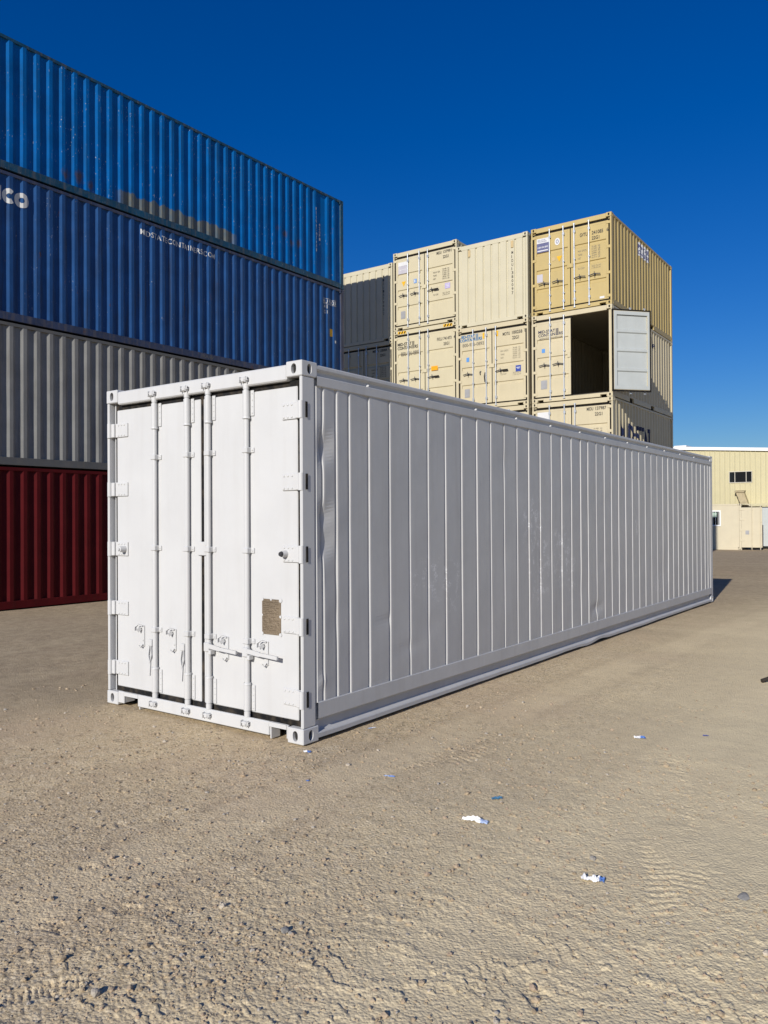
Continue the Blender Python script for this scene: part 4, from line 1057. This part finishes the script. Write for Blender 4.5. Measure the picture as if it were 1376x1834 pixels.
for q in ((wl-.02, wr+.02, wb_-fw, wb_+.012), (wl-.02, wr+.02, wt-.012, wt+fw), (wl-.02, wl+.015, wb_, wt), (wr-.015, wr+.02, wb_, wt), (m1-.016, m1+.016, wb_, wt), (m2-.016, m2+.016, wb_, wt)):
    w.box(q[0], q[1], -.05, .06, q[2], q[3], .004)
wf = w.build('window', paint('window_frame_cream', (.55, .52, .43), .5, .05), rt)
MB().box(wl, wr, .03, .04, wb_, wt).build('pane', GL, wf)
h0, h1 = wx(-6.50), wx(-6.08); hz1 = wz(3.24)-gb
c = MB()
c.prism([(0.0, hz1-.02), (-.55, hz1-.10), (-.55, hz1-.16), (0.0, hz1-.06)], 'x', h0-.06, h1+.06)
c.build('hood', M['chute'], rt)
c = MB(); e0, e1 = wx(-6.20), wx(-5.80); ez = wz(2.30)-gb
for i in range(6):
    t0, t1 = i/6, (i+1)/6; zz = lambda t: hz1-.10+(ez-hz1+.10)*t; xa = lambda t: h0+(e0-h0)*t; xb = lambda t: h1+(e1-h1)*t
    q = .012*(i % 2)
    c.add([(xa(t0)-q, -.48, zz(t0)), (xb(t0)+q, -.48, zz(t0)), (xb(t1)+q, -.48, zz(t1)), (xa(t1)-q, -.48, zz(t1)), (xa(t0)-q, -.06, zz(t0)), (xb(t0)+q, -.06, zz(t0)), (xb(t1)+q, -.06, zz(t1)), (xa(t1)-q, -.06, zz(t1))], [(0, 1, 2, 3), (4, 7, 6, 5), (0, 4, 5, 1), (3, 2, 6, 7), (0, 3, 7, 4), (1, 5, 6, 2)])
c.build('chute', M['chute'], rt)

# ------------------------------------------------------------------ small things on the dirt
def scrap(name, label, x, y, L_, W__, ang, bend, m1, m2=None, crumple=.012, split=.72, lift=.0):
    n, k = 22, 7; s = np.linspace(-.5, .5, n); t = np.linspace(-.5, .5, k)
    Sg, T = np.meshgrid(s, t, indexing='ij'); sd = random.uniform(0, 90)
    wv = 1+.55*noise(Sg*3+sd, 0*Sg+sd)+.25*noise(Sg*9+sd, np.sign(T)*3)
    fold = np.abs(noise(Sg*4.5+sd, T*3+sd))+.5*np.abs(noise(Sg*11+sd, T*5+sd))
    X = Sg*L_+.12*W__*noise(Sg*7+sd, T*7); Y = T*W__*wv+.30*L_*bend*(Sg**2); Z = lift+.55*W__*(1-(2*T)**2)*abs(bend)*np.clip(1.2-2*np.abs(Sg), .1, 1)+crumple*1.3*fold
    P = np.stack([X, Y, Z], -1); mb = MB(); mb.grid(P, False)
    me = mb.mesh(name); me.materials.append(m1)
    if m2:
        me.materials.append(m2)
        for p in me.polygons:
            if p.center.x > (split-.5)*L_: p.material_index = 1
    o_ = bpy.data.objects.new(name, me); COL.objects.link(o_); o_.location = (x, y, gz(x, y)+.003); o_.rotation_euler = (0, 0, R(ang))
    md = o_.modifiers.new('thickness', 'SOLIDIFY'); md.thickness = .0008
    return tag(o_, label, 'litter', 'torn paper and plastic scraps on the dirt')
PW = paint('scrap_white', (.72, .72, .72), .6, .04); PB = paint('scrap_blue', (.10, .20, .50), .5, .1); PB2 = paint('scrap_pale_blue', (.36, .44, .62), .5, .1); PT = paint('scrap_teal', (.05, .17, .30), .5, .1)
scrap('paper_scrap', 'curled white paper strip with pale blue end, largest scrap on the dirt', 1.760, -.515, .15, .032, 12, -1.0, PW, PB2, .010)
scrap('paper_scrap', 'crumpled white scrap with blue tip, nearest the lower right of the yard', 2.568, -.832, .105, .034, 20, .5, PW, PB, .022, .80)
scrap('plastic_scrap', 'small teal blue scrap just beyond the curled white strip', 1.700, -.150, .065, .022, 60, .4, PT, None, .012)
scrap('plastic_scrap', 'thin pale blue sliver alone between the white container and the paper strip', .925, -.185, .075, .018, 25, .3, PB2, PB, .008, .5)
scrap('paper_scrap', 'tiny white and blue scrap under the near corner of the white container', .115, -.085, .055, .02, 40, .4, PW, PB, .01, .5)
scrap('plastic_scrap', 'tiny bright blue fleck on the dirt below the near container corner', .540, -.560, .022, .013, 10, .3, PB, None, .006)
scrap('plastic_scrap', 'thin whitish blue sliver beside the bottom rail of the white container', .100, .720, .075, .012, 70, .3, PB2, PW, .006, .5)
scrap('paper_scrap', 'white and dark blue scrap far out on the bare dirt to the right', 1.975, 1.66, .085, .03, 30, .5, PW, PB, .015, .55)
scrap('plastic_scrap', 'tiny navy fleck near the right edge of the yard', 2.37, 2.02, .045, .015, 30, .3, M['st_navy'], None, .006)
tw = MB(); pts = [Vector((0, 0, .02)), Vector((.09, .02, .045)), Vector((.2, .02, .04)), Vector((.34, .05, .012))]
for i, (p, q) in enumerate(zip(pts[:-1], pts[1:])): tw.cyl(p, q, .022-.003*i, .020-.004*i, n=8)
o = tw.build('wood_piece', paint('dark_wood', (.035, .028, .022), .8, .3)); o.location = (2.33, 4.40, gz(2.33, 4.40)); o.rotation_euler = (0, 0, R(36)); tag(o, 'dark broken stick lying on the dirt at the right edge', 'stick')
def rock_mesh(name, sc, seed, sub=2):
    bm = bmesh.new(); bmesh.ops.create_icosphere(bm, subdivisions=sub, radius=1)
    rs = random.Random(seed); cuts = [Vector((rs.gauss(0, 1), rs.gauss(0, 1), rs.gauss(0, 1))).normalized() for _ in range(7)]
    for v in bm.verts:
        p = v.co.copy()
        for c_ in cuts:
            d_ = p.dot(c_)
            if d_ > .72: p -= c_*(d_-.72)
        v.co = Vector((p.x*sc[0], p.y*sc[1], p.z*sc[2]))
    me = bpy.data.meshes.new(name); bm.to_mesh(me); bm.free(); return me
RK = paint('pale_stone', (.42, .37, .30), .85, .2, bump=.4, bscale=40); RG = paint('grey_stone', (.27, .26, .24), .85, .2, bump=.4, bscale=40)
for nm, lb, x, y, sc, m, sd in (('rock', 'pale angular rock casting a long shadow, lower left foreground', 1.455, -2.735, (.024, .018, .017), RK, 3), ('rock', 'grey flat stone pressed into the dirt at the far right', 3.18, -.599, (.036, .03, .008), RG, 5),
        ('rock', 'rounded grey rock among footprints left of the middle', 1.71, -2.02, (.024, .018, .013), RG, 8), ('rock', 'small pale rock in the rutted dirt at the bottom middle', 1.98, -2.62, (.016, .014, .012), RK, 9)):
    me = rock_mesh(nm, sc, sd); me.materials.append(m); me.shade_flat(); o = bpy.data.objects.new(nm, me); COL.objects.link(o); o.location = (x, y, gz(x, y)+sc[2]*.45); o.rotation_euler = (.2, .1, sd); tag(o, lb, 'rock', 'single stones on the dirt')
# loose gravel and clods
protos = []
for k in range(10):
    me = rock_mesh('g', (1, random.uniform(.6, .95), random.uniform(.5, .8)), 100+k, 1)
    protos.append((np.array([v.co[:] for v in me.vertices]), np.array([p.vertices[:] for p in me.polygons]))); bpy.data.meshes.remove(me)
cnt = 24000
fa = math.pi/2-yaw
dist = 1.9+7.0*rng.random(cnt)**1.15; an = fa+rng.uniform(-R(36), R(36), cnt)
gx = CX+dist*np.cos(an); gy = CY+dist*np.sin(an)
exn = 1500; gx = np.concatenate([gx, rng.normal(1.95, .42, exn)]); gy = np.concatenate([gy, rng.normal(-2.38, .28, exn)]); dist = np.hypot(gx-CX, gy-CY); cnt = len(gx)
keep = ~((gx > -2.5) & (gx < 0.02) & (gy > -0.02)); keep &= (noise(gx*.8+31, gy*.8+3)+.35*(3.0-gx)/3+rng.normal(0, .25, cnt)-1.2*sst(5.5, 8.9, dist)) > -.12
gx, gy, dist = gx[keep], gy[keep], dist[keep]; n = len(gx)
sz = np.clip(rng.lognormal(math.log(.0042), .5, n)*(1+.05*dist), .0022, .022)
zz = ground_h(gx, gy, dist)
V = []; F = []; off = 0
for i in range(n):
    pv, pf = protos[i % 10]; t = rng.uniform(0, 6.28); c_, s_ = math.cos(t), math.sin(t)
    p = pv*sz[i]; V.append(np.stack([p[:, 0]*c_-p[:, 1]*s_+gx[i], p[:, 0]*s_+p[:, 1]*c_+gy[i], p[:, 2]+zz[i]+sz[i]*.25], -1)); F.append(pf+off); off += len(pv)
V = np.concatenate(V); F = np.concatenate(F)
me = bpy.data.meshes.new('gravel'); me.vertices.add(len(V)); me.vertices.foreach_set('co', V.ravel())
me.loops.add(F.size); me.loops.foreach_set('vertex_index', F.ravel().astype(np.int32)); me.polygons.add(len(F)); me.polygons.foreach_set('loop_start', np.arange(len(F))*3); me.update(calc_edges=True); me.validate()
me.shade_flat()
def tones(t, col):
    g_ = N(t, 'ShaderNodeNewGeometry'); rp = N(t, 'ShaderNodeValToRGB'); t.links.new(g_.outputs['Random Per Island'], rp.inputs[0])
    e_ = rp.color_ramp.elements; e_[0].position = 0; e_[0].color = (.25, .195, .135, 1); e_[1].position = 1; e_[1].color = (.55, .48, .38, 1)
    for p_, c_ in ((.35, (.42, .33, .22, 1)), (.6, (.36, .27, .20, 1)), (.8, (.46, .37, .25, 1)), (.9, (.30, .29, .27, 1))): q_ = e_.new(p_); q_.color = c_
    return mixc(t, 0.8, col, rp.outputs[0])
me.materials.append(paint('dirt_clods', (.40, .315, .21), .95, .3, bump=.3, bscale=90, spec=.05, extra=tones))
o = bpy.data.objects.new('gravel', me); COL.objects.link(o); tag(o, 'loose gravel and dirt clods scattered over the yard', 'gravel', kind='stuff')
